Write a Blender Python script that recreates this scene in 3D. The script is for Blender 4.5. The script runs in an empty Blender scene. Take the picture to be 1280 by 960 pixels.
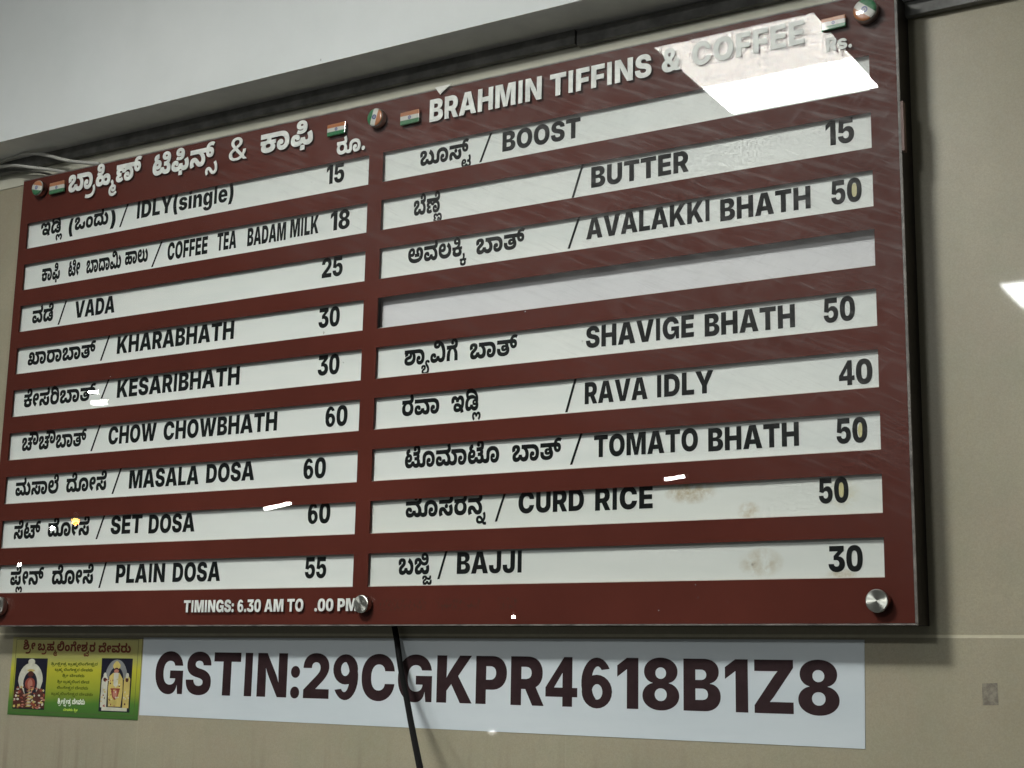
import bpy, bmesh, math, random
import numpy as np
from mathutils import Vector, Matrix
from mathutils.geometry import delaunay_2d_cdt

S = bpy.context.scene
COL = S.collection
random.seed(7)

# ------------------------------------------------------------------ camera
cam_data = bpy.data.cameras.new('camera')
cam_data.sensor_fit = 'HORIZONTAL'
cam_data.sensor_width = 36.0
cam_data.lens = 51.98
cam_data.clip_start = 0.01
cam_data.clip_end = 100.0
cam = bpy.data.objects.new('camera', cam_data)
COL.objects.link(cam)
cam.matrix_world = Matrix((
    (0.85853008, 0.08389173, 0.50585402, 2.68135),
    (0.51244204, -0.17528515, -0.84064159, -2.25187),
    (0.01814582, 0.98093695, -0.19347722, -0.15831),
    (0, 0, 0, 1)))
S.camera = cam

# ------------------------------------------------------------------ world: dim indoor light, brighter towards the ceiling
W = bpy.data.worlds.new('World')
S.world = W
W.use_nodes = True
wn = W.node_tree
wn.nodes.clear()
w_out = wn.nodes.new('ShaderNodeOutputWorld')
w_bg = wn.nodes.new('ShaderNodeBackground')
w_tc = wn.nodes.new('ShaderNodeTexCoord')
w_sep = wn.nodes.new('ShaderNodeSeparateXYZ')
w_ramp = wn.nodes.new('ShaderNodeValToRGB')
w_map = wn.nodes.new('ShaderNodeMapRange')
w_map.inputs['From Min'].default_value = -1.0
w_map.inputs['From Max'].default_value = 1.0
wn.links.new(w_tc.outputs['Generated'], w_sep.inputs[0])
wn.links.new(w_sep.outputs['Z'], w_map.inputs['Value'])
wn.links.new(w_map.outputs[0], w_ramp.inputs[0])
cr = w_ramp.color_ramp
WORLD_STOPS = [(0.0, 0.52), (0.40, 0.20), (0.56, 0.11), (0.66, 0.30), (0.76, 0.85), (1.0, 0.95)]
while len(cr.elements) < len(WORLD_STOPS):
    cr.elements.new(0.5)
for e, (p, v) in zip(cr.elements, WORLD_STOPS):
    e.position = p
    e.color = (v, v * 1.03, v * 0.99, 1)
w_bg.inputs['Strength'].default_value = 0.30
# the room opens to the left: less light comes from the right
w_side = wn.nodes.new('ShaderNodeMapRange')
w_side.inputs['From Min'].default_value = -0.6
w_side.inputs['From Max'].default_value = 0.7
w_side.inputs['To Min'].default_value = 1.35
w_side.inputs['To Max'].default_value = 0.25
w_mul = wn.nodes.new('ShaderNodeVectorMath')
w_mul.operation = 'SCALE'
wn.links.new(w_sep.outputs['X'], w_side.inputs['Value'])
wn.links.new(w_ramp.outputs[0], w_mul.inputs[0])
wn.links.new(w_side.outputs[0], w_mul.inputs['Scale'])
wn.links.new(w_mul.outputs[0], w_bg.inputs[0])
wn.links.new(w_bg.outputs[0], w_out.inputs[0])

# lamps of the room (the square ceiling panel that throws the shadows is mirrored in the board)
PANEL_LIGHT = 137.0
S.view_settings.view_transform = 'Standard'
S.view_settings.look = 'None'
S.view_settings.exposure = 0.0
S.view_settings.gamma = 1.0
S.cycles.use_denoising = True
S.cycles.max_bounces = 8
S.cycles.transparent_max_bounces = 12
S.cycles.caustics_reflective = False
S.cycles.caustics_refractive = False

GLYPHS = {
 'i26': '282,-12;204,-12*;92,44*;31,137*;31,193;31,235*;62,299*;119,352*;158,376;320,478;336,488*;355,510*;364,532*;364,542;364,560*;337,588*;310,588;292,588*;268,575*;254,552*;254,536;254,515*;277,469*;319,419*;346,389;698,0;506,0;212,313;189,338*;136,405*;98,489*;98,539;98,594*;151,684*;246,738*;309,738;370,738*;458,688*;506,605*;506,555;506,521*;483,459*;440,406*;409,384;259,277;240,264*;214,231*;214,206;214,185*;234,154*;271,138*;295,138;332,138*;405,173*;465,237*;502,325*;502,376;654,376;654,313*;627,197*;570,102*;524,69;471,43;428,14*;328,-12*',
 'i28': '49,296;49,378*;81,554*;138,714*;175,772;349,772;316,697*;269,534*;244,371*;244,296;244,233*;264,107*;311,-41*;349,-136;175,-136;113,-36*;49,185*',
 'i29': '42,-136;80,-41*;126,107*;147,233*;147,296;147,371*;122,534*;75,697*;42,772;216,772;253,714*;310,554*;342,378*;342,296;342,185*;278,-36*;216,-136',
 'i2e': '134,-11;92,-11*;35,44*;35,86;35,128*;92,184*;134,184;177,184*;233,128*;233,86;233,44*;177,-11*',
 'i30': '322,-10;222,-10*;91,79*;27,246*;27,363;27,481*;91,648*;222,737*;322,737;422,737*;554,648*;618,481*;618,363;618,246*;554,79*;423,-10*|322,147;359,147*;405,191*;426,287*;426,363;426,441*;405,537*;359,582*;322,582;286,582*;240,537*;219,441*;219,363;219,287*;240,191*;286,147*',
 'i31': '401,728;401,0;209,0;209,562;204,562;44,453;44,618;207,728',
 'i32': '52,0;52,138;322,364;349,388*;389,429*;410,472*;410,498;410,526*;386,567*;343,588*;316,588;288,588*;245,566*;222,523*;222,492;39,492;39,568*;107,678*;232,737*;316,737;402,737*;529,682*;598,581*;598,514;598,472*;563,390*;475,289*;392,221;319,159;319,154;606,154;606,0',
 'i33': '320,-10;231,-10*;99,49*;26,153*;25,220;219,220;220,198*;247,165*;292,146*;320,146;349,146*;391,167*;415,208*;415,236;415,260*;388,301*;339,326*;307,326;214,326;214,444;363,569;363,573;62,573;62,728;588,728;588,589;338,382;338,426;420,438*;547,389*;618,287*;618,220;618,149*;539,46*;404,-10*',
 'i34': '318,0;318,140;15,140;15,276;345,727;490,727;490,276;580,276;580,140;490,140;490,0|318,276;318,495;168,276',
 'i35': '318,-10;235,-10*;106,49*;33,153*;32,220;219,220;219,195*;246,157*;291,136*;318,136;349,136*;395,163*;422,211*;422,244;422,276*;395,325*;348,352*;317,352;286,352*;233,322*;219,296;50,329;79,728;563,728;563,573;237,573;223,410;227,410;244,443*;327,485*;382,485;430,485*;513,451*;574,388*;607,301*;607,249;607,173*;536,56*;405,-10*',
 'i36': '388,546;374,568;357,584;340,594;323,597;305,594;288,585;271,569;256,548;243,521;232,490;224,456;218,419;214,380;214,340;217,301;222,264;231,229;241,197;254,170;269,148;285,131;268,-8;218,8;172,37;131,77;95,127;68,185;49,250;38,318;38,388;47,457;65,522;92,581;127,632;168,674;213,704;262,721;313,726;363,717;412,696;456,662;495,617;527,563|569,232;560,169;534,110;492,59;438,21;375,-4;307,-12;239,-4;176,21;122,59;80,110;54,169;45,232;54,295;80,354;122,405;176,443;239,468;307,476;375,468;438,443;492,405;534,354;560,295|404,228;399,263;386,294;365,319;339,335;311,340;282,334;256,317;236,292;224,260;220,225;225,190;239,159;261,135;287,120;316,116;344,123;370,141;389,167;401,199',
 'i38': '322,-10;235,-10*;98,45*;20,138*;20,197;20,242*;64,317*;140,367*;187,374;187,379;126,390*;46,480*;46,540;46,597*;118,686*;243,737*;322,737;402,737*;527,686*;598,597*;598,540;598,479*;518,390*;457,379;457,374;504,367*;580,317*;625,242*;625,197;625,138*;546,45*;410,-10*|322,123;351,123*;396,147*;421,188*;421,214;421,240*;396,279*;351,302*;322,302;294,302*;249,280*;223,240*;223,214;223,188*;249,147*;293,123*|322,436;347,436*;387,457*;410,494*;410,518;410,541*;387,577*;347,598*;322,598;297,598*;257,577*;235,541*;235,518;235,494*;257,458*;297,436*',
 'i39': '222,168;236,146;253,130;270,120;287,117;305,120;322,129;339,145;354,166;367,193;378,224;386,258;392,295;396,334;396,374;393,413;388,450;379,485;369,517;356,544;341,566;325,583;342,722;392,706;438,677;479,637;515,587;542,529;561,464;572,396;572,326;563,257;545,192;518,133;483,82;442,40;397,10;348,-7;297,-12;247,-3;198,18;154,52;115,97;83,151|41,482;50,545;76,604;118,655;172,693;235,718;303,726;371,718;434,693;488,655;530,604;556,545;565,482;556,419;530,360;488,309;434,271;371,246;303,238;235,246;172,271;118,309;76,360;50,419|206,486;211,451;224,420;245,395;271,379;299,374;328,380;354,397;374,422;386,454;390,489;385,524;371,555;349,579;323,594;294,598;266,591;240,573;221,547;209,515',
 'i3a': '134,-11;92,-11*;35,44*;35,86;35,128*;92,184*;134,184;177,184*;233,128*;233,86;233,44*;177,-11*|134,326;92,326*;35,382*;35,423;35,465*;92,521*;134,521;177,521*;233,465*;233,423;233,382*;177,326*',
 'i41': '23,0;260,728;522,728;767,0;550,0;462,289;435,379*;388,573*;366,670;410,670;389,573*;347,379*;321,289;237,0|195,143;195,287;594,287;594,143',
 'i42': '49,0;49,728;362,728;444,728*;557,682*;614,600*;614,545;614,505*;579,439*;516,395*;474,386;474,379;521,377*;597,334*;642,257*;642,205;642,146*;581,53*;467,0*;388,0|241,154;338,154;389,154*;440,193*;440,230;440,256*;416,293*;371,312*;341,312;241,312|241,432;326,432;352,432*;393,449*;416,481*;416,504;416,538*;367,576*;329,576;241,576',
 'i43': '385,-10;285,-10*;127,76*;35,243*;35,363;35,485*;129,652*;287,737*;385,737;452,737*;566,701*;652,631*;706,529*;713,464;518,464;515,488*;495,527*;462,555*;418,570*;390,570;340,570*;270,520*;233,428*;233,363;233,296*;270,204*;340,158*;389,158;417,158*;461,173*;494,201*;515,240*;519,264;714,264;710,217*;665,121*;583,40*;464,-10*',
 'i44': '327,0;128,0;128,164;319,164;375,164*;453,200*;494,287*;494,363;494,440*;452,527*;372,564*;314,564;125,564;125,728;324,728;436,728*;599,640*;687,477*;687,363;687,250*;599,87*;437,0*|241,728;241,0;49,0;49,728',
 'i45': '49,0;49,728;569,728;569,572;241,572;241,444;542,444;542,292;241,292;241,155;568,155;568,0',
 'i45026': '283,-10;211,-10*;105,44*;49,134*;49,190;49,237*;87,306*;155,365*;198,397;311,478;324,488*;355,515*;375,552*;375,576;375,609*;331,652*;292,652;266,652*;226,630*;204,592*;204,567;204,540*;228,491*;271,438*;298,405;635,0;521,0;243,329;206,375*;145,449*;109,523*;109,567;109,616*;154,692*;235,735*;290,735;345,735*;425,692*;469,620*;469,575;469,542*;444,485*;401,437*;372,416;226,308;184,277*;148,222*;148,189;148,155*;181,103*;240,74*;279,74;321,74*;401,109*;464,175*;501,269*;501,326;592,326;592,255*;559,160*;515,102*;498,87;477,65;441,27*;335,-10*',
 'i46': '49,0;49,728;557,728;557,572;241,572;241,404;526,404;526,252;241,252;241,0',
 'i47': '368,-10;276,-10*;125,81*;35,248*;35,362;35,482*;131,650*;291,737*;389,737;453,737*;564,701*;649,634*;701,542*;708,488;513,488;509,507*;488,538*;457,559*;417,570*;393,570;343,570*;271,521*;233,430*;233,365;233,300*;270,207*;343,158*;396,158;439,158*;498,186*;531,237*;531,271;579,271;579,218;579,168*;555,85*;505,24*;424,-10*|597,0;574,165;574,267;396,267;396,404;716,404;716,0',
 'i48': '49,0;49,728;241,728;241,449;509,449;509,728;701,728;701,0;509,0;509,294;241,294;241,0',
 'i49': '72,0;72,727;242,727;242,0',
 'i4a': '285,-10;159,-10*;21,113*;21,227;21,272;213,272;213,223;213,182*;251,140*;285,140;319,140*;356,182*;356,224;356,728;546,728;546,228;546,113*;410,-10*',
 'i4b': '195,131;195,295;215,340*;253,414*;305,489*;343,538;491,728;719,728;415,355;397,362|49,0;49,728;241,728;241,567;237,360;241,266;241,0|506,0;326,296;448,437;732,0',
 'i4c': '49,0;49,728;241,728;241,155;537,155;537,0',
 'i4d': '49,0;49,728;352,728;423,489;431,460*;452,366*;473,258*;490,158*;495,123;460,123;465,158*;482,258*;502,366*;523,460*;531,489;601,728;905,728;905,0;711,0;711,288;711,312*;713,394*;716,491*;718,589*;718,630;729,630;720,584*;698,486*;675,392*;653,314*;645,288;557,0;397,0;307,288;300,314*;278,392*;254,486*;231,584*;221,630;235,630;235,589*;238,491*;240,394*;243,313*;243,288;243,0',
 'i4e': '49,0;49,728;259,728;438,433;460,397*;499,324*;535,235*;554,177;537,177;535,216*;528,319*;522,418*;522,452;522,728;720,728;720,0;510,0;344,273;317,317*;275,395*;236,483*;211,541;231,541;235,489*;242,388*;247,302*;247,273;247,0',
 'i4f': '387,-10;289,-10*;129,76*;35,243*;35,363;35,485*;129,652*;289,737*;387,737;486,737*;646,652*;739,485*;739,363;739,242*;646,76*;486,-10*|387,158;438,158*;506,205*;542,297*;542,363;542,430*;506,522*;438,570*;387,570;338,570*;269,522*;233,430*;233,363;233,297*;269,205*;338,158*',
 'i50': '49,0;49,728;359,728;440,728*;561,664*;629,548*;629,471;629,393*;560,280*;436,218*;353,218;166,218;166,368;314,368;351,368*;401,394*;428,440*;428,471;428,503*;401,549*;351,573*;314,573;241,573;241,0',
 'i52': '49,0;49,728;359,728;440,728*;561,669*;629,558*;629,482;629,404*;560,297*;436,242*;353,242;165,242;165,392;314,392;351,392*;401,411*;428,450*;428,482;428,513*;401,554*;351,573*;314,573;241,573;241,0|444,0;266,334;471,334;653,0',
 'i53': '342,-9;248,-9*;108,47*;30,163*;30,253;213,253;215,219*;245,173*;301,149*;339,149;372,149*;416,166*;439,195*;439,214;439,232*;417,257*;369,278*;328,287;254,303;159,324*;48,422*;48,507;48,576*;123,680*;255,737*;340,737;428,737*;555,679*;625,573*;625,502;441,502;438,539*;389,579*;340,579;309,579*;268,564*;249,537*;249,520;249,502*;270,475*;315,456*;348,449;409,436;467,423*;553,382*;609,326*;635,256*;635,214;635,143*;565,43*;434,-9*',
 'i54': '28,572;28,728;656,728;656,572;438,572;438,0;246,0;246,572',
 'i55': '361,-9;268,-9*;127,57*;49,178*;49,261;49,728;241,728;241,277;241,242*;272,188*;326,158*;361,158;396,158*;451,188*;482,242*;482,277;482,728;674,728;674,261;674,178*;595,57*;454,-9*',
 'i56': '268,0;23,728;240,728;328,438;355,349*;400,162*;422,65;379,65;400,162*;443,349*;469,438;552,728;767,728;530,0',
 'i57': '216,0;23,728;237,728;298,437;309,385*;327,261*;344,138*;352,85;315,85;325,138*;343,261*;363,385*;375,437;442,728;635,728;702,437;714,385*;734,261*;753,138*;763,85;724,85;734,138*;750,261*;768,385*;779,437;840,728;1055,728;862,0;644,0;569,304;551,379*;529,554*;514,635;564,635;546,554*;527,381*;509,304;433,0',
 'i59': '293,0;293,255;23,728;249,728;355,507;370,477*;393,413*;405,373;376,373;387,413*;409,477*;423,507;523,728;748,728;485,255;485,0',
 'i5a': '50,0;50,107;323,473;354,515*;431,600*;471,642;483,580;431,574*;327,572*;275,572;51,572;51,728;641,728;641,620;374,262;342,218*;261,130*;220,86;208,148;264,154*;376,155*;432,155;640,155;640,0',
 'i65': '311,-10;224,-10*;98,57*;31,183*;31,271;31,356*;99,482*;222,553*;306,553;367,553*;467,515*;538,442*;576,339*;576,273;576,228;92,228;92,334;486,334;397,311;397,346*;377,393*;337,418*;308,418;279,418*;239,393*;219,346*;219,312;219,235;219,198*;243,149*;286,125*;315,125;336,125*;369,137*;393,158*;400,174;568,149;555,100*;486,29*;380,-10*',
 'i67': '310,-216;236,-216*;125,-179*;57,-111*;49,-65;217,-38;220,-53*;244,-75*;283,-87*;309,-87;358,-87*;406,-44*;406,0;406,94;393,94;382,67*;343,28*;285,7*;247,7;188,7*;90,62*;31,179*;31,273;31,371*;93,495*;191,553*;246,553;287,553*;349,525*;391,478*;401,451;406,451;406,546;595,546;595,19;595,-58*;523,-162*;395,-216*|316,144;345,144*;385,174*;406,232*;406,273;406,314*;385,374*;345,406*;316,406;288,406*;249,373*;228,314*;228,273;228,232*;249,174*;288,144*',
 'i69': '51,0;51,546;242,546;242,0|146,603;107,603*;51,655*;51,691;51,728*;107,780*;146,780;185,780*;241,729*;241,691;241,655*;185,603*',
 'i6c': '66,0;66,745;226,745;226,0',
 'i6e': '242,308;242,0;51,0;51,546;230,546;234,407;228,407;247,469*;331,553*;405,553;463,553*;549,500*;595,408*;595,348;595,0;404,0;404,308;404,350*;362,397*;324,397;299,397*;263,376*;242,336*',
 'i73': '292,-10;219,-10*;106,32*;36,109*;27,162;204,188;213,155*;258,120*;300,120;330,120*;364,139*;364,157;364,173*;334,192*;301,199;205,216;122,232*;40,312*;40,376;40,433*;100,511*;212,553*;289,553;361,553*;468,515*;533,446*;541,396;373,372;366,399*;323,425*;293,425;266,425*;230,405*;230,387;230,374*;252,352*;283,346;393,327;476,312*;558,240*;558,179;558,121*;489,36*;369,-10*',
 'k103': '-261,-378;-322,-378*;-382,-324*;-382,-283;-382,-247*;-342,-196*;-286,-171;-259,-159*;-243,-146*;-243,-138;-243,-133*;-254,-125*;-271,-125;-286,-125*;-305,-133*;-305,-143;-305,-147*;-302,-157*;-300,-161;-393,-191;-400,-176*;-410,-143*;-410,-128;-410,-89*;-338,-42*;-269,-42;-216,-42*;-160,-69*;-138,-108*;-138,-127;-138,-147*;-150,-183*;-190,-217*;-231,-235;-262,-248*;-275,-261*;-275,-268;-275,-275*;-261,-282*;-249,-282;-212,-282*;-182,-249*;-177,-233;-73,-233;-68,-258*;-42,-282*;-17,-282;4,-282*;28,-266*;28,-248;28,-241*;24,-225*;19,-219;113,-184;127,-203*;139,-246*;139,-267;139,-318*;68,-378*;2,-378;-36,-378*;-93,-358*;-139,-314*;-163,-281;-83,-278;-114,-319*;-169,-362*;-226,-378*|-34,-207;-98,-207*;-169,-167*;-188,-144;-200,-98;-163,-72;-139,-96*;-88,-123*;-53,-123;-31,-123*;-7,-107*;-7,-90;-7,-83*;-10,-69*;-14,-63;83,-42;90,-54*;99,-89*;99,-108;99,-152*;33,-207*',
 'k106': '-252,-378;-307,-378*;-377,-333*;-410,-259*;-410,-215;-410,-153*;-362,-77*;-285,-42*;-243,-42;-188,-42*;-122,-96*;-122,-144;-122,-180*;-181,-239*;-247,-239;-290,-239*;-349,-214*;-366,-198;-339,-125;-326,-142*;-290,-168*;-261,-168;-237,-168*;-218,-152*;-218,-142;-218,-131*;-232,-121*;-243,-121;-269,-121*;-307,-165*;-307,-213;-307,-231*;-297,-263*;-268,-282*;-240,-282;-199,-282*;-167,-247*;-163,-230;-59,-230;-53,-256*;-24,-282*;4,-282;29,-282*;56,-258*;56,-235;56,-210*;20,-179*;-12,-175;46,-97;87,-112*;140,-155*;166,-210*;166,-244;166,-290*;130,-350*;63,-378*;15,-378;-42,-378*;-115,-334*;-150,-282;-71,-279;-101,-320*;-157,-362*;-216,-378*|-69,-183;-69,-86;-27,-86;-6,-86*;19,-81*;25,-75;31,-69*;36,-50*;36,-37;36,-12*;17,43*;0,74;107,104;129,66*;149,-8*;149,-44;149,-87*;118,-149*;54,-183*;6,-183',
 'k11': '401,-12;315,-12*;209,30*;162,106*;162,155;162,225*;272,314*;386,314;452,314*;556,285*;645,225*;688,180;730,137*;783,35*;796,-26;617,-55;608,14*;549,124*;454,189*;388,189;355,189*;329,171*;329,158;329,142*;361,122*;414,122;474,122*;561,155*;618,211*;646,284*;646,322;646,376*;601,429*;563,429;531,429*;487,386*;482,342;325,342;320,395*;278,438*;248,438;227,438*;201,414*;201,392;201,379*;207,355*;212,345;46,298;37,319*;22,378*;22,411;22,463*;73,539*;165,580*;226,580;271,580*;337,560*;393,520*;421,489;388,487;418,520*;476,560*;543,580*;583,580;657,580*;765,520*;824,404*;824,320;824,271*;799,183*;749,109*;710,81;675,67;618,27*;485,-12*',
 'k110': '-342,-391;-411,-391*;-475,-342*;-475,-301;-475,-264*;-412,-213*;-342,-205;-349,-255;-413,-239*;-470,-181*;-470,-141;-470,-96*;-397,-42*;-334,-42;-292,-42*;-236,-60*;-192,-95*;-169,-120;-229,-116;-210,-96*;-166,-63*;-105,-42*;-61,-42;5,-42*;89,-90*;129,-174*;129,-227;129,-270*;91,-345*;12,-391*;-52,-391;-122,-391*;-196,-334*;-196,-282;-196,-237*;-138,-187*;-92,-187;-49,-187*;-4,-221*;-4,-252;-4,-261*;-9,-283*;-11,-288;-79,-286;-78,-284*;-78,-279*;-78,-277;-78,-270*;-86,-263*;-94,-263;-102,-263*;-111,-273*;-111,-281;-111,-294*;-86,-309*;-60,-309;-22,-309*;18,-271*;18,-228;18,-224;18,-196*;-3,-156*;-43,-133*;-72,-133;-99,-133*;-139,-154*;-150,-176;-255,-176;-259,-156*;-291,-133*;-319,-133;-342,-133*;-360,-148*;-360,-159;-360,-165*;-354,-175*;-349,-179;-344,-182*;-328,-186*;-311,-186;-294,-186;-294,-265;-323,-265;-336,-265*;-351,-267*;-356,-270;-365,-276*;-365,-285;-365,-294*;-350,-305*;-330,-305;-311,-305*;-282,-295*;-268,-285;-222,-357;-250,-373*;-307,-391*',
 'k115': '-177,-49;-129,-49*;-57,-84*;1,-154*;29,-206;45,-236*;72,-265*;103,-274*;124,-274;133,-274*;159,-269*;167,-265;182,-362;173,-367*;138,-376*;116,-376;72,-376*;15,-354*;-25,-306*;-45,-269;-66,-228*;-104,-174*;-145,-146*;-171,-146;-198,-146*;-223,-168*;-223,-187;-223,-199*;-209,-221*;-174,-235*;-143,-235;-86,-235*;-8,-190*;33,-118*;33,-77;33,-41*;15,10*;2,32;100,81;125,45*;145,-28*;145,-77;145,-138*;94,-233*;8,-298*;-98,-332*;-153,-332;-220,-332*;-301,-291*;-337,-225*;-337,-186;-337,-125*;-252,-49*',
 'k120': '144,-418;40,-418*;-78,-317*;-78,-234;-78,-190*;-38,-114*;41,-58*;102,-47;116,-45*;144,-42*;160,-42;228,-42*;321,-98*;321,-160;321,-218*;245,-278*;177,-278;136,-278*;77,-249*;45,-198*;45,-166;45,-133*;51,-87*;58,-45*;58,-21;58,6*;32,37*;3,47;72,135;116,116*;168,56*;168,12;168,-16*;153,-73*;137,-127*;137,-152;137,-175*;164,-190*;178,-190;194,-190*;210,-175*;210,-165;210,-151*;191,-135*;163,-135;147,-135*;114,-140*;97,-146;91,-148*;78,-146*;73,-150;56,-160*;30,-201*;30,-225;30,-272*;92,-319*;151,-319;195,-319*;277,-290*;308,-257;387,-332;338,-377*;224,-418*',
 'k121': '11,-419;-63,-419*;-149,-380*;-186,-321*;-186,-291;-186,-263*;-169,-225*;-127,-192*;-90,-175;-63,-163*;-47,-148*;-47,-140;-47,-133*;-58,-125*;-76,-125;-91,-125*;-109,-133*;-109,-143;-109,-149*;-105,-160*;-102,-165;-195,-196;-203,-182*;-214,-145*;-214,-128;-214,-89*;-142,-42*;-73,-42;-20,-42*;37,-69*;60,-111*;60,-133;60,-155*;47,-190*;7,-226*;-36,-246;-59,-257*;-79,-274*;-79,-285;-79,-294*;-64,-309*;-25,-317*;10,-317;68,-317*;126,-287*;147,-244*;147,-226;147,-195*;120,-145*;80,-100*;39,-56*;12,-6*;12,24;12,64*;52,113*;116,134*;151,134;209,134*;278,82*;289,30;182,14;180,25*;169,38*;157,44*;150,44;138,44*;125,33*;125,23;125,10*;152,-23*;193,-64*;234,-117*;262,-184*;262,-226;262,-252*;243,-318*;192,-379*;92,-419*',
 'k122': '145,-58;145,-146*;58,-263*;-102,-321*;-211,-321;-265,-321*;-359,-308*;-406,-295;-381,-185;-346,-195*;-268,-206*;-218,-206;-95,-206*;27,-120*;27,-51;27,-16*;4,41*;-8,56;95,108;125,63*;145,-18*',
 'k124': '-263,-56;-229,-56*;-177,-77*;-130,-118*;-103,-149;-178,-147;-144,-103*;-76,-56*;-23,-56;22,-56*;85,-95*;119,-157*;119,-192;119,-234*;90,-298*;48,-347*;26,-367;-52,-293;-26,-273*;5,-229*;5,-200;5,-182*;-15,-156*;-36,-156;-61,-156*;-89,-196*;-91,-231;-195,-231;-197,-197*;-228,-156*;-250,-156;-271,-156*;-291,-184*;-291,-201;-291,-229*;-260,-272*;-237,-292;-313,-367;-347,-336*;-403,-252*;-403,-190;-403,-157*;-371,-95*;-308,-56*',
 'k126': '-251,-378;-327,-378*;-403,-303*;-403,-241;-403,-187*;-331,-121*;-279,-121;-230,-121*;-181,-168*;-181,-209;-181,-220*;-187,-243*;-190,-249;-268,-243;-266,-239*;-265,-232*;-265,-228;-265,-217*;-274,-207*;-280,-207;-290,-207*;-302,-225*;-302,-239;-302,-261*;-271,-285*;-239,-285;-208,-285*;-177,-266*;-165,-238*;-163,-225;-59,-225;-53,-253*;-25,-282*;2,-282;28,-282*;53,-259*;53,-237;53,-203*;5,-160*;-28,-146;54,-97;82,-111*;132,-155*;163,-214*;163,-253;163,-313*;88,-378*;17,-378;-25,-378*;-80,-357*;-125,-316*;-151,-286;-72,-289;-99,-318*;-145,-358*;-205,-378*|-169,-153;-169,-53;-21,-53;7,-53*;30,-50*;36,-43;41,-39*;44,-27*;44,-20;44,0*;24,41*;6,63;108,107;140,61*;159,-8*;159,-36;159,-79*;115,-131*;42,-153*;-3,-153',
 'k128': '-246,-333;-323,-333*;-399,-258*;-399,-196;-399,-141*;-328,-76*;-276,-76;-225,-76*;-175,-123*;-175,-163;-175,-175*;-181,-197*;-185,-204;-263,-198;-261,-193*;-260,-187*;-260,-183;-260,-172*;-269,-162*;-275,-162;-285,-162*;-297,-179*;-297,-194;-297,-216*;-266,-239*;-233,-239;-203,-239*;-172,-221*;-160,-193*;-158,-179;-54,-179;-48,-208*;-21,-237*;4,-237;21,-237*;42,-225*;52,-200*;52,-182;52,-155*;23,-101*;3,-80;97,-27;130,-173;127,-224*;104,-288*;69,-321*;28,-333*;6,-333;-28,-333*;-80,-311*;-122,-268*;-145,-238;-67,-244;-93,-272*;-140,-312*;-199,-333*|68,-395;75,-374*;84,-328*;84,-306;84,-285*;79,-247*;73,-213*;68,-198;97,-27;127,-69*;165,-155*;183,-247*;183,-300;183,-330*;176,-388*;170,-413',
 'k129': '19,-339;-25,-339*;-90,-318*;-144,-270*;-175,-232;-196,-204*;-219,-184*;-234,-184;-247,-184*;-264,-202*;-264,-218;-264,-236*;-249,-277*;-235,-303;-338,-344;-354,-317*;-377,-251*;-377,-218;-377,-155*;-295,-85*;-232,-85;-191,-85*;-119,-121*;-76,-175;-54,-202*;-23,-229*;3,-239*;16,-239;33,-239*;59,-225*;75,-187*;75,-151;75,-94*;28,1*;1,38;102,84;121,56*;161,-19*;187,-107*;187,-154;187,-216*;149,-298*;75,-339*',
 'k134': '331,-12;229,-12*;110,32*;59,103*;59,145;59,167*;71,206*;99,241*;123,254;116,242;37,241;37,359;254,359;268,365*;287,388*;287,399;287,413*;269,439*;253,449;355,459;425,449;436,436*;449,412*;449,396;449,387*;444,367*;438,359;634,359;634,241;539,244;543,257;568,243*;600,207*;614,168*;614,145;614,104*;563,32*;440,-12*|335,137;393,137*;437,174*;437,198;437,216*;415,243*;371,258*;335,258;300,258*;255,243*;235,216*;235,199;235,171*;283,137*|35,420;35,568;485,568;485,420',
 'k135': '233,-12;130,-12*;21,65*;21,143;21,180*;58,242*;140,282*;206,282;251,282*;327,264*;396,234*;428,214;471,209;500,191*;554,160*;617,141*;658,141;711,141*;768,188*;768,239;768,283*;729,356*;660,413*;614,431;682,534;766,497*;884,408*;946,294*;946,220;946,169*;916,83*;852,21*;751,-12*;680,-12;612,-12*;515,10*;440,49*;401,74;392,80*;370,97*;360,103;325,127*;260,163*;225,163;200,163*;184,150*;184,141;184,131*;208,116*;237,116;280,116*;340,145*;377,197*;395,267*;395,307;395,346*;376,413*;332,453*;294,453;268,453*;233,432*;233,412;233,404*;239,385*;249,377;231,377;234,398*;263,424*;286,424;314,424*;342,389*;342,366;342,333*;292,288*;238,288;171,288*;86,356*;86,423;86,471*;136,541*;230,580*;295,580;387,580*;509,509*;571,385*;571,306;571,243*;531,143*;498,103;446,41*;318,-12*|587,420;587,568;843,568;843,420',
 'k138': '658,-12;600,-12*;516,15*;452,67*;425,105;501,103;457,51*;374,2*;291,-12*;249,-12;181,-12*;91,32*;48,106*;48,152;48,191*;73,254*;142,316*;206,353;246,376*;272,405*;272,422;272,432*;264,445*;247,452*;233,452;211,452*;189,431*;189,414;189,404*;196,383*;201,373;51,321;39,342*;22,401*;22,430;22,475*;68,543*;164,580*;238,580;318,580*;409,535*;447,466*;447,431;447,391*;418,330*;350,273*;291,237;248,212*;226,186*;226,171;226,155*;251,137*;280,137;329,137*;380,190*;386,227;541,227;548,187*;592,141*;639,141;673,141*;706,167*;706,189;706,208*;686,233*;657,248*;641,251;769,315;799,300*;851,260*;884,202*;884,160;884,108*;831,30*;731,-12*|533,244;533,363;632,363;646,369*;665,391*;665,403;665,417*;647,443*;631,453;805,457;815,445*;826,417*;826,400;826,391*;822,371*;816,363;911,363;911,244;900,244;886,244*;833,247*;814,250;759,244|533,420;533,568;815,568;815,420',
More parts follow.
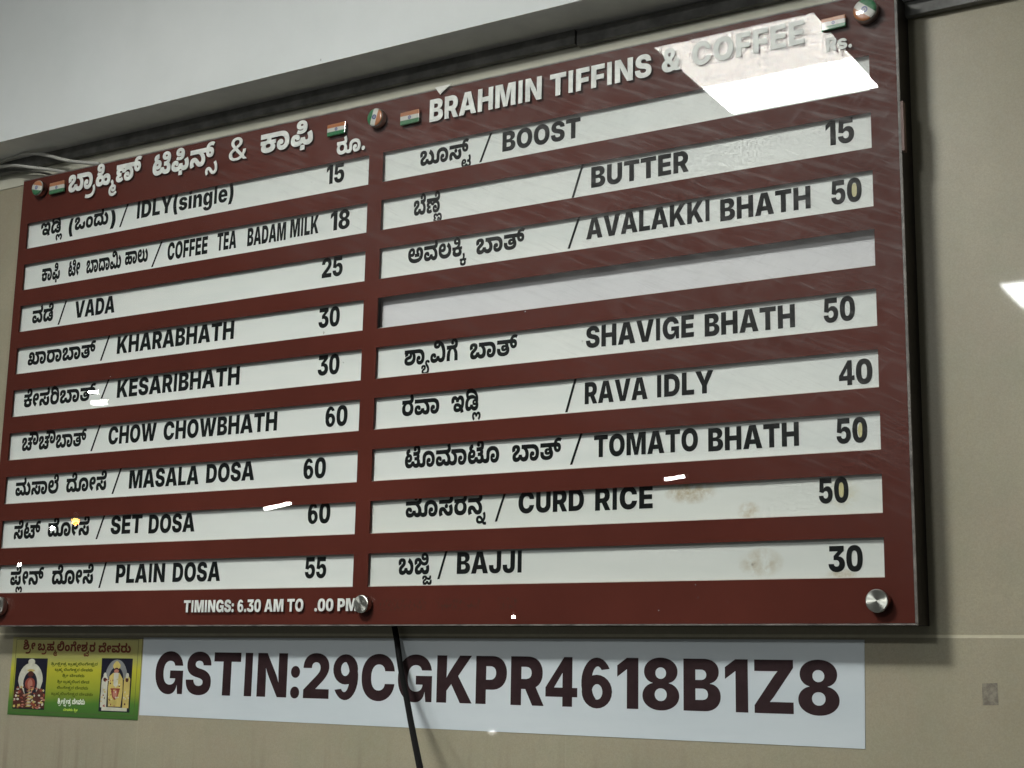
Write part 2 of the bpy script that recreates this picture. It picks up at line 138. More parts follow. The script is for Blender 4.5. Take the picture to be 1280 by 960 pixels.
 'k149': '235,-12;143,-12*;35,103*;35,209;35,265*;68,356*;136,428*;186,453;203,420;35,420;35,568;696,568;696,420;685,420;685,444;729,420*;787,353*;817,266*;817,210;817,103*;706,-12*;613,-12;557,-12*;478,15*;418,67*;390,105;472,112;432,65*;364,10*;289,-12*|276,141;307,141*;344,190*;347,233;506,233;508,183*;551,141*;577,141;606,141*;639,183*;639,229;639,264*;613,333*;562,388*;485,420*;434,420;416,420;368,420*;292,389*;240,335*;213,265*;213,226;213,183*;245,141*',
 'k154': '249,-12;181,-12*;91,32*;48,106*;48,152;48,191*;73,254*;142,316*;206,353;246,376*;272,405*;272,422;272,432*;264,445*;247,452*;233,452;211,452*;189,431*;189,414;189,404*;196,383*;201,373;51,321;39,342*;22,401*;22,430;22,475*;68,543*;164,580*;238,580;318,580*;409,535*;447,466*;447,431;447,391*;418,330*;350,273*;291,237;248,212*;226,186*;226,171;226,155*;251,137*;280,137;329,137*;380,190*;385,233;544,233;548,184*;599,141*;637,141;680,141*;730,190*;730,239;730,282*;692,356*;623,413*;576,431;644,530;721,498*;840,413*;908,298*;908,220;908,153*;857,48*;746,-12*;655,-12;605,-12*;526,12*;458,64*;426,106;501,103;457,51*;374,2*;291,-12*|524,420;524,568;762,568;762,420',
 'k156': '260,-12;185,-12*;83,35*;30,122*;30,181;30,234*;78,311*;162,352*;218,352;298,352*;371,288*;371,236;371,220*;363,185*;357,174;240,180;241,184*;242,193*;242,197;242,211*;228,226*;214,226;199,226*;180,206*;180,191;180,164*;230,137*;286,137;344,137*;402,187*;410,233;567,233;569,183*;611,141*;641,141;673,141*;701,180*;701,213;701,242*;679,301*;637,355*;578,402*;541,420;733,448;777,418*;842,344*;880,253*;880,196;880,118*;823,27*;730,-12*;677,-12;620,-12*;540,15*;479,67*;451,104;525,99;489,62*;415,12*;324,-12*|32,420;32,568;593,568;639,568*;681,575*;692,582;702,587*;710,606*;710,620;710,644*;687,689*;663,717;795,795;846,732*;880,639*;880,594;880,560*;859,501*;837,479;807,447*;710,420*;633,420|1004,-12;921,-12*;791,57*;731,126;813,242;851,195*;926,141*;978,141;1025,141*;1079,193*;1079,242;1079,289*;1035,359*;962,411*;919,433;993,530;1070,498*;1190,413*;1257,299*;1257,223;1257,174*;1228,88*;1167,24*;1071,-12*|908,420;908,568;1111,568;1111,420',
 'k158': '358,-12;254,-12*;110,48*;35,163*;35,243;35,291*;66,370*;130,428*;181,445;203,420;35,420;35,568;580,568;580,420;564,420;564,443;604,421*;655,365*;681,292*;681,245;681,164*;607,49*;463,-12*|359,143;407,143*;470,178*;502,238*;502,278;502,321*;468,384*;404,420*;359,420;311,420*;246,382*;213,318*;213,278;213,211*;291,143*',
 'k161': '260,-12;185,-12*;83,35*;30,122*;30,181;30,234*;78,311*;162,352*;218,352;298,352*;371,288*;371,236;371,220*;363,185*;357,174;240,180;241,184*;242,193*;242,197;242,211*;228,226*;214,226;199,226*;180,206*;180,191;180,164*;230,137*;286,137;344,137*;402,187*;410,233;567,233;569,183*;611,141*;641,141;673,141*;701,180*;701,213;701,242*;679,301*;637,355*;578,402*;541,420;734,448;777,417*;842,344*;880,253*;880,196;880,118*;823,27*;730,-12*;677,-12;620,-12*;540,15*;479,67*;451,104;525,99;489,62*;415,12*;324,-12*|32,420;32,568;763,568;763,420',
 'k162': '316,-12;231,-12*;102,27*;31,107*;31,169;31,217*;78,280*;174,323*;246,338;287,347*;328,363*;342,383*;342,396;342,409*;331,424*;312,431*;299,431;286,431*;265,424*;254,409*;254,397;254,391*;257,377*;260,370;84,318;76,333*;67,369*;67,384;67,418*;124,467*;228,495*;301,495;347,495*;433,466*;489,411*;489,372;489,329*;456,269*;377,229*;310,217;267,209*;223,196*;208,181*;208,170;208,160*;226,144*;273,135*;317,135;384,135*;479,170*;531,234*;531,280;531,332*;499,399*;453,441*;430,455;433,486;535,501;600,473*;675,400*;707,318*;707,275;707,189*;625,59*;452,-12*|32,420;32,568;588,568;588,420;376,420;302,442;213,420',
 'k164': '549,-12;493,-12*;412,17*;344,72*;308,110;289,131*;265,154*;248,163*;239,163;224,163*;208,142*;208,126;208,104*;228,59*;246,33;84,-25;59,9*;30,94*;30,134;30,187*;72,268*;158,315*;225,315;262,315*;325,295*;388,249*;425,210;450,185*;484,154*;516,141*;536,141;561,141*;587,172*;587,201;587,235*;557,308*;537,337;694,401;730,350*;765,239*;765,184;765,86*;651,-12*|421,258;382,258*;334,302*;334,335;334,371*;380,415*;421,415;460,415*;508,371*;508,335;508,301*;462,258*|32,420;32,568;614,568;614,420',
 'k165': '264,-12;148,-12*;31,92*;31,182;31,268*;146,375*;255,375;300,375*;360,352*;401,317*;414,297;375,275;377,281*;379,298*;379,304;379,324*;368,366*;338,403*;284,426*;241,426;442,451;462,444*;502,412*;528,363*;528,333;528,318*;522,289*;515,271;494,310;506,326*;546,355*;610,375*;656,375;756,375*;869,269*;869,175;869,91*;754,-12*;630,-12;579,-12*;503,10*;447,48*;426,73;472,74;452,50*;400,11*;322,-12*|286,126;325,126*;365,156*;365,181;365,209*;324,237*;287,237;260,237*;224,224*;208,199*;208,182;208,154*;250,126*|612,126;652,126*;692,155*;692,180;692,199*;675,224*;641,237*;615,237;573,237*;535,205*;535,182;535,154*;576,126*|32,420;32,568;715,568;715,420',
 'k178': '287,-12;231,-12*;137,21*;69,87*;32,182*;32,243;32,322*;93,438*;207,504*;287,504;335,504*;414,469*;461,400*;461,348;461,306*;422,235*;339,193*;271,193;235,193*;168,216*;145,232;155,338;175,325*;219,309*;250,309;283,309*;311,334*;311,350;311,367*;292,383*;275,383;262,383*;227,360*;201,304*;201,254;201,241;201,214*;216,175*;244,151*;284,138*;310,138;369,138*;422,192*;430,233;588,233;596,195*;636,141*;686,141;717,141*;751,172*;751,201;751,222*;729,254*;688,277*;660,280;771,367;826,353*;896,296*;930,221*;930,179;930,92*;821,-12*;710,-12;662,-12*;579,10*;504,65*;467,114;549,115;513,68*;439,12*;349,-12*|208,424;149,446*;100,519*;100,554;100,590*;142,651*;242,691*;326,692;340,551;306,549*;280,533*;280,521;280,507*;306,489*;329,482|595,258;595,381;673,381;699,381*;719,395*;719,409;719,419*;699,442*;656,455;749,554;798,536*;856,494*;886,452*;896,414*;896,400;896,371*;877,321*;829,283*;786,271;766,265*;728,258*;707,258|518,420;518,568;844,568;844,420|1158,232;1064,232*;956,342*;956,448;956,474;956,559*;1019,673*;1130,730*;1199,730;1256,730*;1333,710*;1365,693;1295,588;1274,600*;1232,611*;1204,611;1171,611*;1124,581*;1099,523*;1099,479;1099,424;1099,388*;1125,343*;1152,343;1169,343*;1190,361*;1190,379;1190,389*;1182,404*;1176,408;1167,415*;1136,420*;1113,420;768,420;768,568;1102,568;1160,568*;1244,545*;1277,518;1302,496*;1330,436*;1330,394;1330,316*;1234,232*',
 'k182': '1226,232;1132,232*;1023,342*;1023,448;1023,474;1023,559*;1087,673*;1198,730*;1266,730;1324,730*;1401,710*;1433,693;1363,588;1342,600*;1300,611*;1272,611;1239,611*;1191,581*;1166,523*;1166,479;1166,424;1166,388*;1193,343*;1220,343;1237,343*;1257,361*;1257,379;1257,389*;1250,404*;1243,408;1234,415*;1204,420*;1181,420;1106,420;1085,427;837,427;837,568;1170,568;1228,568*;1313,546*;1344,518;1370,496*;1398,436*;1398,394;1398,316*;1301,232*|243,-12;133,-12*;35,63*;35,121;35,153*;67,207*;140,245*;201,251;204,209;145,216*;73,247*;41,298*;41,331;41,370*;96,425*;190,452*;252,452;317,452*;407,432*;477,380*;513,333;416,328;444,369*;505,420*;577,444*;670,452*;732,452;782,452*;876,429*;953,376*;999,286*;999,221;999,158*;942,52*;815,-12*;708,-12;596,-12*;480,74*;480,149;480,196*;524,259*;598,291*;642,291;713,291*;784,235*;784,189;784,175*;780,150*;775,140;667,144;669,147*;669,152*;669,156;669,163*;659,176*;644,176;633,176*;616,164*;616,152;616,134*;653,114*;695,114;761,114*;821,171*;821,229;821,231;821,283*;751,357*;680,357;630,357*;562,317*;544,284;386,284;379,317*;328,357*;281,357;253,357*;222,339*;222,323;222,316*;227,304*;234,300;240,296*;259,293*;276,293;324,293;324,177;269,177;249,177*;231,173*;225,169;220,165*;215,155*;215,149;215,139*;235,121*;263,121;300,121*;350,142*;369,155;445,42;414,25*;354,0*;287,-12*|38,426;38,568;849,568;849,426',
 'k183': '375,-12;276,-12*;144,23*;66,86*;32,171*;32,222;32,233*;35,264*;39,282;210,261;209,257*;208,248*;208,243;208,224*;217,182*;249,145*;317,122*;375,122;419,122*;480,136*;518,160*;537,195*;537,218;537,231*;524,264*;515,272;512,276*;506,281*;503,284;489,293*;453,302*;436,302;412,302*;395,288*;395,279;395,269*;412,258*;429,258;445,258*;474,273*;492,303*;492,328;492,357*;469,396*;431,424*;406,435;540,478;590,450*;643,382*;643,333;643,329*;642,317*;641,312;609,288;591,257*;541,200*;464,163*;407,163;321,163*;251,228*;251,277;251,306*;280,358*;350,391*;409,391;447,391*;508,373*;542,352;547,351*;548,366*;551,382*;554,381;627,359*;694,260*;694,201;694,146*;649,65*;565,13*;447,-12*|33,420;33,568;575,568;575,420|923,232;829,232*;721,342*;721,448;721,474;721,559*;784,673*;895,730*;963,730;1021,730*;1098,710*;1130,693;1060,588;1039,600*;997,611*;969,611;936,611*;888,581*;864,523*;864,479;864,424;864,388*;890,343*;917,343;934,343*;954,361*;954,379;954,389*;947,404*;940,408;931,415*;901,420*;878,420;533,420;533,568;867,568;925,568*;1009,545*;1042,518;1067,496*;1095,436*;1095,394;1095,316*;998,232*',
 'k187': '546,-12;492,-12*;412,16*;344,71*;308,110;289,131*;265,154*;248,163*;239,163;224,163*;208,142*;208,126;208,104*;228,59*;246,33;84,-25;59,9*;30,94*;30,134;30,187*;72,268*;158,315*;225,315;285,315*;380,266*;430,211;455,185*;489,154*;519,141*;536,141;559,141*;587,174*;587,213;587,251*;546,328*;475,396*;426,420;32,420;32,568;629,568;629,420;604,429;617,442;661,415*;727,343*;765,253*;765,197;765,93*;650,-12*|996,232;902,232*;794,342*;794,448;794,474;794,559*;857,673*;968,730*;1037,730;1094,730*;1171,710*;1203,693;1133,588;1112,600*;1070,611*;1042,611;1009,611*;961,581*;937,523*;937,479;937,424;937,388*;963,343*;990,343;1007,343*;1028,361*;1028,379;1028,389*;1020,404*;1013,408;1004,415*;974,420*;951,420;606,420;606,568;940,568;998,568*;1082,545*;1115,518;1140,496*;1168,436*;1168,394;1168,316*;1071,232*',
 'k20': '649,-12;570,-12*;469,49*;427,106;501,103;457,51*;374,2*;291,-12*;249,-12;181,-12*;91,32*;48,106*;48,152;48,191*;73,254*;142,316*;206,353;246,376*;272,405*;272,422;272,432*;264,445*;247,452*;233,452;211,452*;189,431*;189,414;189,404*;196,383*;201,373;51,321;39,342*;22,401*;22,430;22,475*;68,543*;164,580*;238,580;318,580*;409,535*;447,466*;447,431;447,391*;418,330*;350,273*;291,237;248,212*;226,186*;226,171;226,155*;251,137*;280,137;329,137*;380,190*;385,233;544,233;549,185*;593,141*;635,141;670,141*;706,175*;706,203;706,223*;692,260*;680,274;828,349;858,311*;884,231*;884,192;884,124*;831,33*;726,-12*',
 'k201': '549,-12;493,-12*;412,17*;344,72*;308,110;289,131*;265,154*;248,163*;239,163;224,163*;208,142*;208,126;208,104*;228,59*;246,33;84,-25;59,9*;30,94*;30,134;30,187*;72,268*;158,315*;225,315;262,315*;325,295*;388,249*;425,210;450,185*;484,154*;516,141*;536,141;561,141*;587,172*;587,201;587,235*;557,308*;537,337;694,401;730,350*;765,239*;765,184;765,86*;651,-12*|421,258;382,258*;334,302*;334,335;334,371*;380,415*;421,415;460,415*;508,371*;508,335;508,301*;462,258*|32,420;32,568;614,568;614,420|996,232;902,232*;794,342*;794,448;794,474;794,559*;857,673*;968,730*;1037,730;1094,730*;1171,710*;1203,693;1133,588;1112,600*;1070,611*;1042,611;1009,611*;961,581*;937,523*;937,479;937,424;937,388*;963,343*;990,343;1007,343*;1028,361*;1028,379;1028,389*;1020,404*;1013,408;1004,415*;974,420*;951,420;606,420;606,568;940,568;998,568*;1082,545*;1115,518;1140,496*;1168,436*;1168,394;1168,316*;1071,232*',
 'k206': '329,-12;227,-12*;108,32*;57,103*;57,145;57,167*;69,206*;97,241*;121,254;114,242;35,241;35,359;632,359;632,241;537,244;541,257;566,243*;598,207*;612,168*;612,145;612,104*;561,32*;438,-12*|333,137;391,137*;435,174*;435,198;435,216*;413,243*;369,258*;333,258;298,258*;253,243*;233,216*;233,199;233,171*;281,137*|230,317;233,351;280,366*;352,411*;392,470*;392,503;392,511;392,535*;373,581*;336,612*;309,612;292,612*;267,595*;267,577;267,566*;279,551*;299,543*;313,543;349,543*;399,584*;417,618;459,516;438,496*;393,462*;335,442*;294,442;236,442*;158,474*;120,533*;120,573;120,636*;222,714*;308,714;380,714*;481,658*;534,566*;534,507;534,449*;487,359*;454,330',
 'k212': '649,-12;570,-12*;469,49*;427,106;501,103;457,51*;374,2*;291,-12*;249,-12;181,-12*;91,32*;48,106*;48,152;48,191*;73,254*;142,316*;206,353;246,376*;272,405*;272,422;272,432*;264,445*;247,452*;233,452;211,452*;189,431*;189,414;189,404*;196,383*;201,373;51,321;39,342*;22,401*;22,430;22,475*;68,543*;164,580*;238,580;318,580*;409,535*;447,466*;447,431;447,391*;418,330*;350,273*;291,237;248,212*;226,186*;226,171;226,155*;251,137*;280,137;329,137*;380,190*;385,233;544,233;549,185*;593,141*;635,141;670,141*;706,175*;706,202;706,220*;696,252*;687,265;838,334;862,300*;884,227*;884,187;884,122*;831,33*;726,-12*|604,298;534,298*;442,331*;383,382*;363,409;410,519;440,482*;495,439*;553,419*;585,419;623,419*;672,440*;697,483*;697,516;697,520;697,555*;676,613*;636,647*;607,647;590,647*;564,630*;564,612;564,601*;576,586*;597,578*;610,578;646,578*;696,619*;715,653;756,550;735,531*;689,497*;631,476*;591,476;535,476*;457,508*;417,568*;417,608;417,671*;518,749*;603,749;675,749*;782,691*;841,589*;841,520;841,442*;780,344*;673,298*',
 'k214': '287,-12;231,-12*;137,21*;69,87*;32,182*;32,243;32,322*;93,438*;207,504*;287,504;335,504*;414,469*;461,400*;461,348;461,306*;422,235*;339,193*;271,193;235,193*;168,216*;145,232;155,338;175,325*;219,309*;250,309;283,309*;311,334*;311,350;311,367*;292,383*;275,383;262,383*;227,360*;201,304*;201,254;201,241;201,214*;216,175*;244,151*;284,138*;310,138;369,138*;422,192*;430,233;588,233;596,195*;636,141*;686,141;717,141*;751,172*;751,201;751,222*;729,254*;688,277*;660,280;781,378;832,357*;897,297*;930,223*;930,179;930,92*;821,-12*;710,-12;662,-12*;579,10*;504,65*;467,114;549,115;513,68*;439,12*;349,-12*|208,424;149,446*;100,519*;100,554;100,590*;142,651*;242,691*;326,692;340,551;306,549*;280,533*;280,521;280,507*;306,489*;329,482|595,273;595,405;680,405;726,419*;778,487*;778,525;778,530;778,555*;759,602*;721,633*;694,633;678,633*;653,616*;653,599;653,587*;664,572*;685,564*;698,564;734,564*;784,605*;803,639;844,539;823,519*;778,485*;720,465*;679,465;621,465*;543,497*;505,555*;505,594;505,657*;607,735*;694,735;765,735*;866,680*;920,587*;920,528;920,474*;884,389*;826,327*;757,284*;725,273',
 'k216': '234,-12;173,-12*;83,39*;35,146*;35,231;35,306*;96,428*;204,516*;344,563*;423,563;505,563*;616,529*;694,472*;726,435;797,320;784,240;751,212*;681,178*;627,178;589,178*;521,201*;479,251*;479,289;479,345*;558,399*;620,399;650,399*;710,383*;727,370;784,345*;846,246*;846,187;846,118*;783,30*;679,-12*;615,-12;540,-12*;430,49*;390,104;472,112;432,65*;364,10*;288,-12*|276,141;307,141*;341,183*;347,217;506,217;513,179*;557,138*;603,138;627,138*;666,154*;689,191*;689,223;689,249*;675,291*;645,315*;623,315;612,315*;594,305*;594,293;594,282*;613,271*;627,271;642,271*;666,283*;680,307*;680,326;680,341*;663,373*;618,402*;538,420*;475,420;430,420;376,420*;295,390*;240,337*;213,266*;213,226;213,183*;246,141*|349,787;450,787*;603,742*;668,695;722,658*;794,563*;830,448*;830,382;830,345*;819,281*;806,247;631,443;682,483;662,512*;609,561*;578,581;534,608*;425,638*;358,638;314,638*;259,622*;235,594*;235,574;235,558*;251,527*;265,515;148,429;120,455*;88,512*;73,570*;73,596;73,663*;143,748*;268,787*',
 'k225': '253,-12;178,-12*;76,35*;23,122*;23,181;23,234*;71,311*;155,352*;211,352;291,352*;364,288*;364,236;364,220*;356,185*;350,174;233,180;235,184*;235,193*;235,197;235,211*;221,226*;207,226;191,226*;173,206*;173,192;173,164*;223,137*;279,137;337,137*;395,187*;403,233;559,233;562,183*;605,141*;637,141;659,141*;683,158*;694,186*;694,203;694,238*;664,308*;644,337;801,401;837,350*;872,241*;872,182;872,114*;818,29*;725,-12*;668,-12;612,-12*;532,15*;472,67*;444,104;518,99;481,62*;408,12*;317,-12*|389,-148;401,4;555,4;568,-148|420,347;369,347*;275,366*;238,383;291,476;318,463*;374,449*;402,449;438,449*;485,466*;507,505*;507,539;507,546;507,570*;488,616*;450,647*;423,647;407,647*;381,630*;381,612;381,601*;393,586*;414,578*;427,578;463,578*;513,619*;532,653;573,553;552,533*;506,499*;449,479*;408,479;350,479*;272,511*;234,569*;234,608;234,671*;336,749*;423,749;493,749*;593,693*;646,601*;646,542;646,474*;589,387*;488,347*',
 'k228': '253,-12;178,-12*;76,35*;23,122*;23,181;23,234*;71,311*;155,352*;211,352;291,352*;364,288*;364,236;364,220*;356,185*;350,174;233,180;235,184*;235,193*;235,197;235,211*;221,226*;207,226;191,226*;173,206*;173,191;173,164*;223,137*;279,137;337,137*;395,187*;403,233;560,233;562,183*;611,141*;645,141;660,141*;691,149*;718,177*;734,232*;734,278;734,361*;688,509*;606,622*;495,687*;430,687;404,687*;377,670*;377,651;377,635*;402,617*;421,617;456,617*;488,657*;491,686;640,675;622,614*;559,537*;469,502*;411,502;361,502*;271,532*;216,599*;216,653;216,697*;262,765*;361,805*;438,805;549,805*;725,730*;848,594*;914,406*;914,294;914,212*;881,103*;828,35*;762,0*;695,-12*;665,-12;610,-12*;532,15*;472,67*;444,105;518,99;482,62*;408,12*;317,-12*|1046,-12;962,-12*;831,59*;768,131;858,238;895,193*;969,141*;1020,141;1067,141*;1121,193*;1121,242;1121,289*;1077,358*;1005,410*;962,433;1055,582;1122,550*;1233,455*;1300,325*;1300,241;1300,164*;1244,49*;1132,-12*',
 'k230': '358,-12;257,-12*;112,52*;35,181*;35,277;35,348*;89,455*;181,527*;289,563*;342,563;401,563*;479,530*;525,484*;536,465;541,467;526,501*;483,562*;426,610*;352,638*;307,638;260,638*;223,603*;223,578;223,562*;239,534*;249,522;134,435;94,473*;61,561*;61,600;61,667*;125,749*;232,787*;297,787;387,787*;522,722*;571,667;609,625*;658,517*;681,387*;681,312;681,197*;602,54*;457,-12*|359,143;407,143*;470,178*;502,238*;502,278;502,321*;468,384*;404,420*;359,420;311,420*;246,382*;213,318*;213,278;213,211*;291,143*',
 'k231': '430,-12;301,-12*;122,73*;30,222*;30,320;30,402*;96,518*;213,580*;289,580;345,580*;430,534*;478,456*;478,408;478,353*;433,279*;347,242*;287,242;245,242*;175,266*;121,301*;105,317;130,437;138,423*;169,387*;214,362*;243,362;281,362*;319,389*;319,414;319,435*;297,456*;277,456;256,456*;218,427*;194,366*;194,318;194,268*;244,189*;348,143*;429,143;510,143*;620,202*;677,321*;677,407;677,470*;655,573*;618,647*;568,687*;540,687;522,687*;497,670*;497,651;497,635*;523,617*;543,617;577,617*;609,657*;612,686;736,679;726,616*;669,538*;583,502*;528,502;493,502*;427,521*;373,559*;341,617*;341,656;341,723*;445,805*;534,805;617,805*;740,740*;820,627*;860,487*;860,411;860,308*;805,151*;697,44*;536,-12*',
 'k233': '253,-12;178,-12*;76,35*;23,122*;23,181;23,234*;71,311*;155,352*;211,352;291,352*;364,288*;364,236;364,220*;356,185*;350,174;233,180;235,184*;235,193*;235,197;235,211*;221,226*;207,226;191,226*;173,206*;173,191;173,164*;223,137*;279,137;337,137*;395,187*;403,233;560,233;562,183*;611,141*;645,141;660,141*;691,149*;718,177*;734,232*;734,278;734,361*;688,509*;606,622*;495,687*;430,687;404,687*;377,670*;377,651;377,635*;402,617*;421,617;456,617*;488,657*;491,686;640,675;622,614*;559,537*;469,502*;411,502;361,502*;271,532*;216,600*;216,653;216,697*;262,765*;361,805*;438,805;549,805*;725,730*;848,594*;914,406*;914,294;914,212*;881,103*;828,35*;762,0*;695,-12*;665,-12;610,-12*;532,15*;472,67*;444,105;518,99;482,62*;408,12*;317,-12*',
 'k234': '322,-12;233,-12*;101,27*;29,107*;29,169;29,221*;84,282*;179,320*;237,333;304,349*;374,380*;400,431*;400,474;400,510;400,540*;384,603*;351,659*;301,693*;268,693;247,693*;222,677*;222,658;222,641*;249,624*;271,624;305,624*;337,664*;340,693;454,689;429,599*;338,517*;259,517;210,517*;125,548*;74,612*;74,663;74,728*;177,809*;262,809;335,809*;445,759*;518,666*;555,536*;555,456;555,444*;545,411*;532,377*;527,365;513,326*;456,269*;369,230*;307,217;264,208*;221,194*;206,181*;206,170;206,160*;224,144*;271,135*;315,135;389,135*;483,167*;528,223*;528,257;528,303*;485,360*;450,378;443,381*;426,388*;418,391;396,399*;346,408*;324,408;280,408*;255,391*;255,380;255,375*;258,367*;260,362;88,313;78,329*;69,369*;69,392;69,417*;89,466*;140,506*;229,529*;297,529;334,529*;402,520*;427,512;435,510*;453,509*;471,510*;478,507;549,486*;651,410*;707,306*;707,240;707,164*;621,51*;450,-12*',
 'k237': '261,-12;146,-12*;28,93*;28,179;28,271*;146,370*;265,370;332,370*;418,342*;476,289*;497,250;495,122;476,84*;422,24*;333,-12*|283,126;322,126*;362,156*;362,181;362,209*;321,237*;284,237;257,237*;221,224*;205,199*;205,182;205,154*;247,126*|628,-12;561,-12*;470,23*;414,82*;397,116;395,240;416,281*;475,342*;565,375*;631,375;748,375*;866,269*;866,175;866,91*;751,-12*|609,126;649,126*;689,154*;689,180;689,207*;651,237*;612,237;570,237*;532,205*;532,182;532,154*;573,126*|266,354;215,354*;121,366*;84,383;137,476;164,463*;220,449*;248,449;284,449*;330,466*;352,505*;352,539;352,546;352,570*;333,616*;296,647*;269,647;252,647*;227,630*;227,612;227,601*;239,586*;259,578*;273,578;309,578*;359,619*;378,653;419,553;398,533*;352,499*;295,479*;254,479;196,479*;118,511*;80,569*;80,608;80,671*;182,749*;269,749;338,749*;438,693*;492,601*;492,542;492,472*;436,390*;335,354*',
 'k240': '331,-12;229,-12*;110,32*;59,103*;59,145;59,167*;71,206*;99,241*;123,254;116,242;37,241;37,359;254,359;268,365*;287,388*;287,399;287,413*;269,439*;253,449;355,459;425,449;436,436*;449,412*;449,396;449,387*;444,367*;438,359;634,359;634,241;539,244;543,257;568,243*;600,207*;614,168*;614,145;614,104*;563,32*;440,-12*|335,137;393,137*;437,174*;437,198;437,216*;415,243*;371,258*;335,258;300,258*;255,243*;235,216*;235,199;235,171*;283,137*|35,420;35,568;345,568;389,568*;439,577*;454,588;466,597*;478,623*;478,638;478,662*;448,697*;413,697;390,697*;354,671*;354,645;354,639*;355,627*;357,619;300,681;308,692*;333,701*;343,701;369,701*;406,673*;406,648;406,619*;366,589*;326,589;285,589*;241,635*;241,678;241,709*;278,770*;359,809*;424,809;495,809*;589,756*;638,669*;638,615;638,558*;598,487*;567,465;543,449*;478,429*;398,420*;351,420',
 'k242': '366,420;333,420*;288,387*;259,331*;250,295;244,272*;235,207*;232,127*;232,76;232,0;45,0;45,121;45,197*;72,325*;141,421*;203,447;233,420;41,420;41,568;393,568;438,568*;487,577*;502,588;514,597*;526,623*;526,638;526,662*;496,697*;461,697;438,697*;402,671*;402,645;402,639*;403,627*;405,619;348,681;356,692*;381,701*;391,701;417,701*;454,673*;454,648;454,619*;415,589*;374,589;333,589*;289,635*;289,678;289,709*;326,770*;407,809*;473,809;543,809*;637,756*;686,669*;686,615;686,562*;650,489*;587,446*;547,433;557,445;611,407*;666,306*;686,188*;686,123;686,0;499,0;499,76;499,128*;495,212*;487,277*;480,298;465,352*;414,420*',
 'k248': '287,-12;231,-12*;137,21*;69,87*;32,182*;32,243;32,322*;93,438*;207,504*;287,504;335,504*;414,469*;461,400*;461,348;461,306*;422,235*;339,193*;271,193;235,193*;168,216*;145,232;155,338;175,325*;219,309*;250,309;283,309*;311,334*;311,350;311,367*;292,383*;275,383;262,383*;227,360*;201,304*;201,254;201,241;201,214*;216,175*;244,151*;284,138*;310,138;369,138*;422,192*;430,233;588,233;596,195*;636,141*;686,141;717,141*;751,172*;751,201;751,222*;729,254*;688,277*;660,280;771,367;826,353*;896,296*;930,221*;930,179;930,92*;821,-12*;710,-12;662,-12*;579,10*;504,65*;467,114;549,115;513,68*;439,12*;349,-12*|208,424;149,446*;100,519*;100,554;100,590*;142,651*;242,691*;326,692;340,551;306,549*;280,533*;280,521;280,507*;306,489*;329,482|595,258;595,381;673,381;699,381*;719,395*;719,409;719,419*;699,442*;656,455;751,555;800,536*;857,494*;887,453*;896,414*;896,400;896,371*;877,321*;829,283*;786,271;766,265*;728,258*;707,258|518,422;518,568;641,568;685,568*;735,577*;750,588;762,597*;774,623*;774,638;774,662*;744,697*;709,697;686,697*;650,671*;650,645;650,639*;651,627*;653,619;596,681;604,692*;629,701*;639,701;665,701*;702,673*;702,648;702,619*;662,589*;622,589;581,589*;537,635*;537,678;537,709*;574,770*;655,809*;720,809;791,809*;885,756*;934,669*;934,615;934,558*;894,487*;863,465;839,449*;774,430*;694,422*;647,422',
 'k25': '366,420;333,420*;288,387*;259,331*;250,295;244,272*;235,207*;232,127*;232,76;232,0;45,0;45,121;45,197*;72,325*;141,421*;203,447;233,420;41,420;41,568;399,568;446,568*;487,575*;498,582;508,587*;516,606*;516,620;516,644*;493,689*;469,717;601,795;652,732*;686,639*;686,594;686,559*;659,490*;597,439*;541,429;560,440;613,402*;667,303*;686,188*;686,123;686,0;499,0;499,76;499,128*;495,212*;487,277*;480,298;465,352*;414,420*',
 'k250': '235,-12;142,-12*;35,103*;35,209;35,265*;68,356*;136,428*;186,453;204,420;35,420;35,568;552,568;596,568*;646,577*;661,588;673,597*;685,623*;685,638;685,662*;655,697*;620,697;597,697*;561,671*;561,645;561,639*;562,627*;564,619;507,681;515,692*;540,701*;550,701;576,701*;613,673*;613,648;613,619*;573,589*;533,589;492,589*;448,635*;448,678;448,709*;485,770*;566,809*;631,809;702,809*;796,756*;845,669*;845,615;845,569*;817,504*;794,482;780,468*;741,446*;690,431*;656,427;668,455;737,466;762,455*;803,411*;827,354*;827,322;827,301*;820,268*;813,256;809,249*;792,247*;784,240;751,212*;681,178*;627,178;589,178*;521,201*;479,251*;479,289;479,345*;558,399*;620,399;654,399*;710,383*;727,370;785,345*;846,245*;846,187;846,118*;783,30*;679,-12*;615,-12;540,-12*;430,49*;390,104;472,112;432,65*;364,10*;288,-12*|276,141;307,141*;341,183*;347,217;506,217;513,179*;557,138*;603,138;627,138*;666,154*;689,191*;689,223;689,249*;675,291*;645,315*;623,315;612,315*;594,305*;594,293;594,282*;613,271*;627,271;642,271*;666,283*;680,307*;680,326;680,339*;669,371*;632,401*;556,420*;490,420;419,420;370,420*;293,390*;241,337*;213,266*;213,226;213,183*;246,141*',
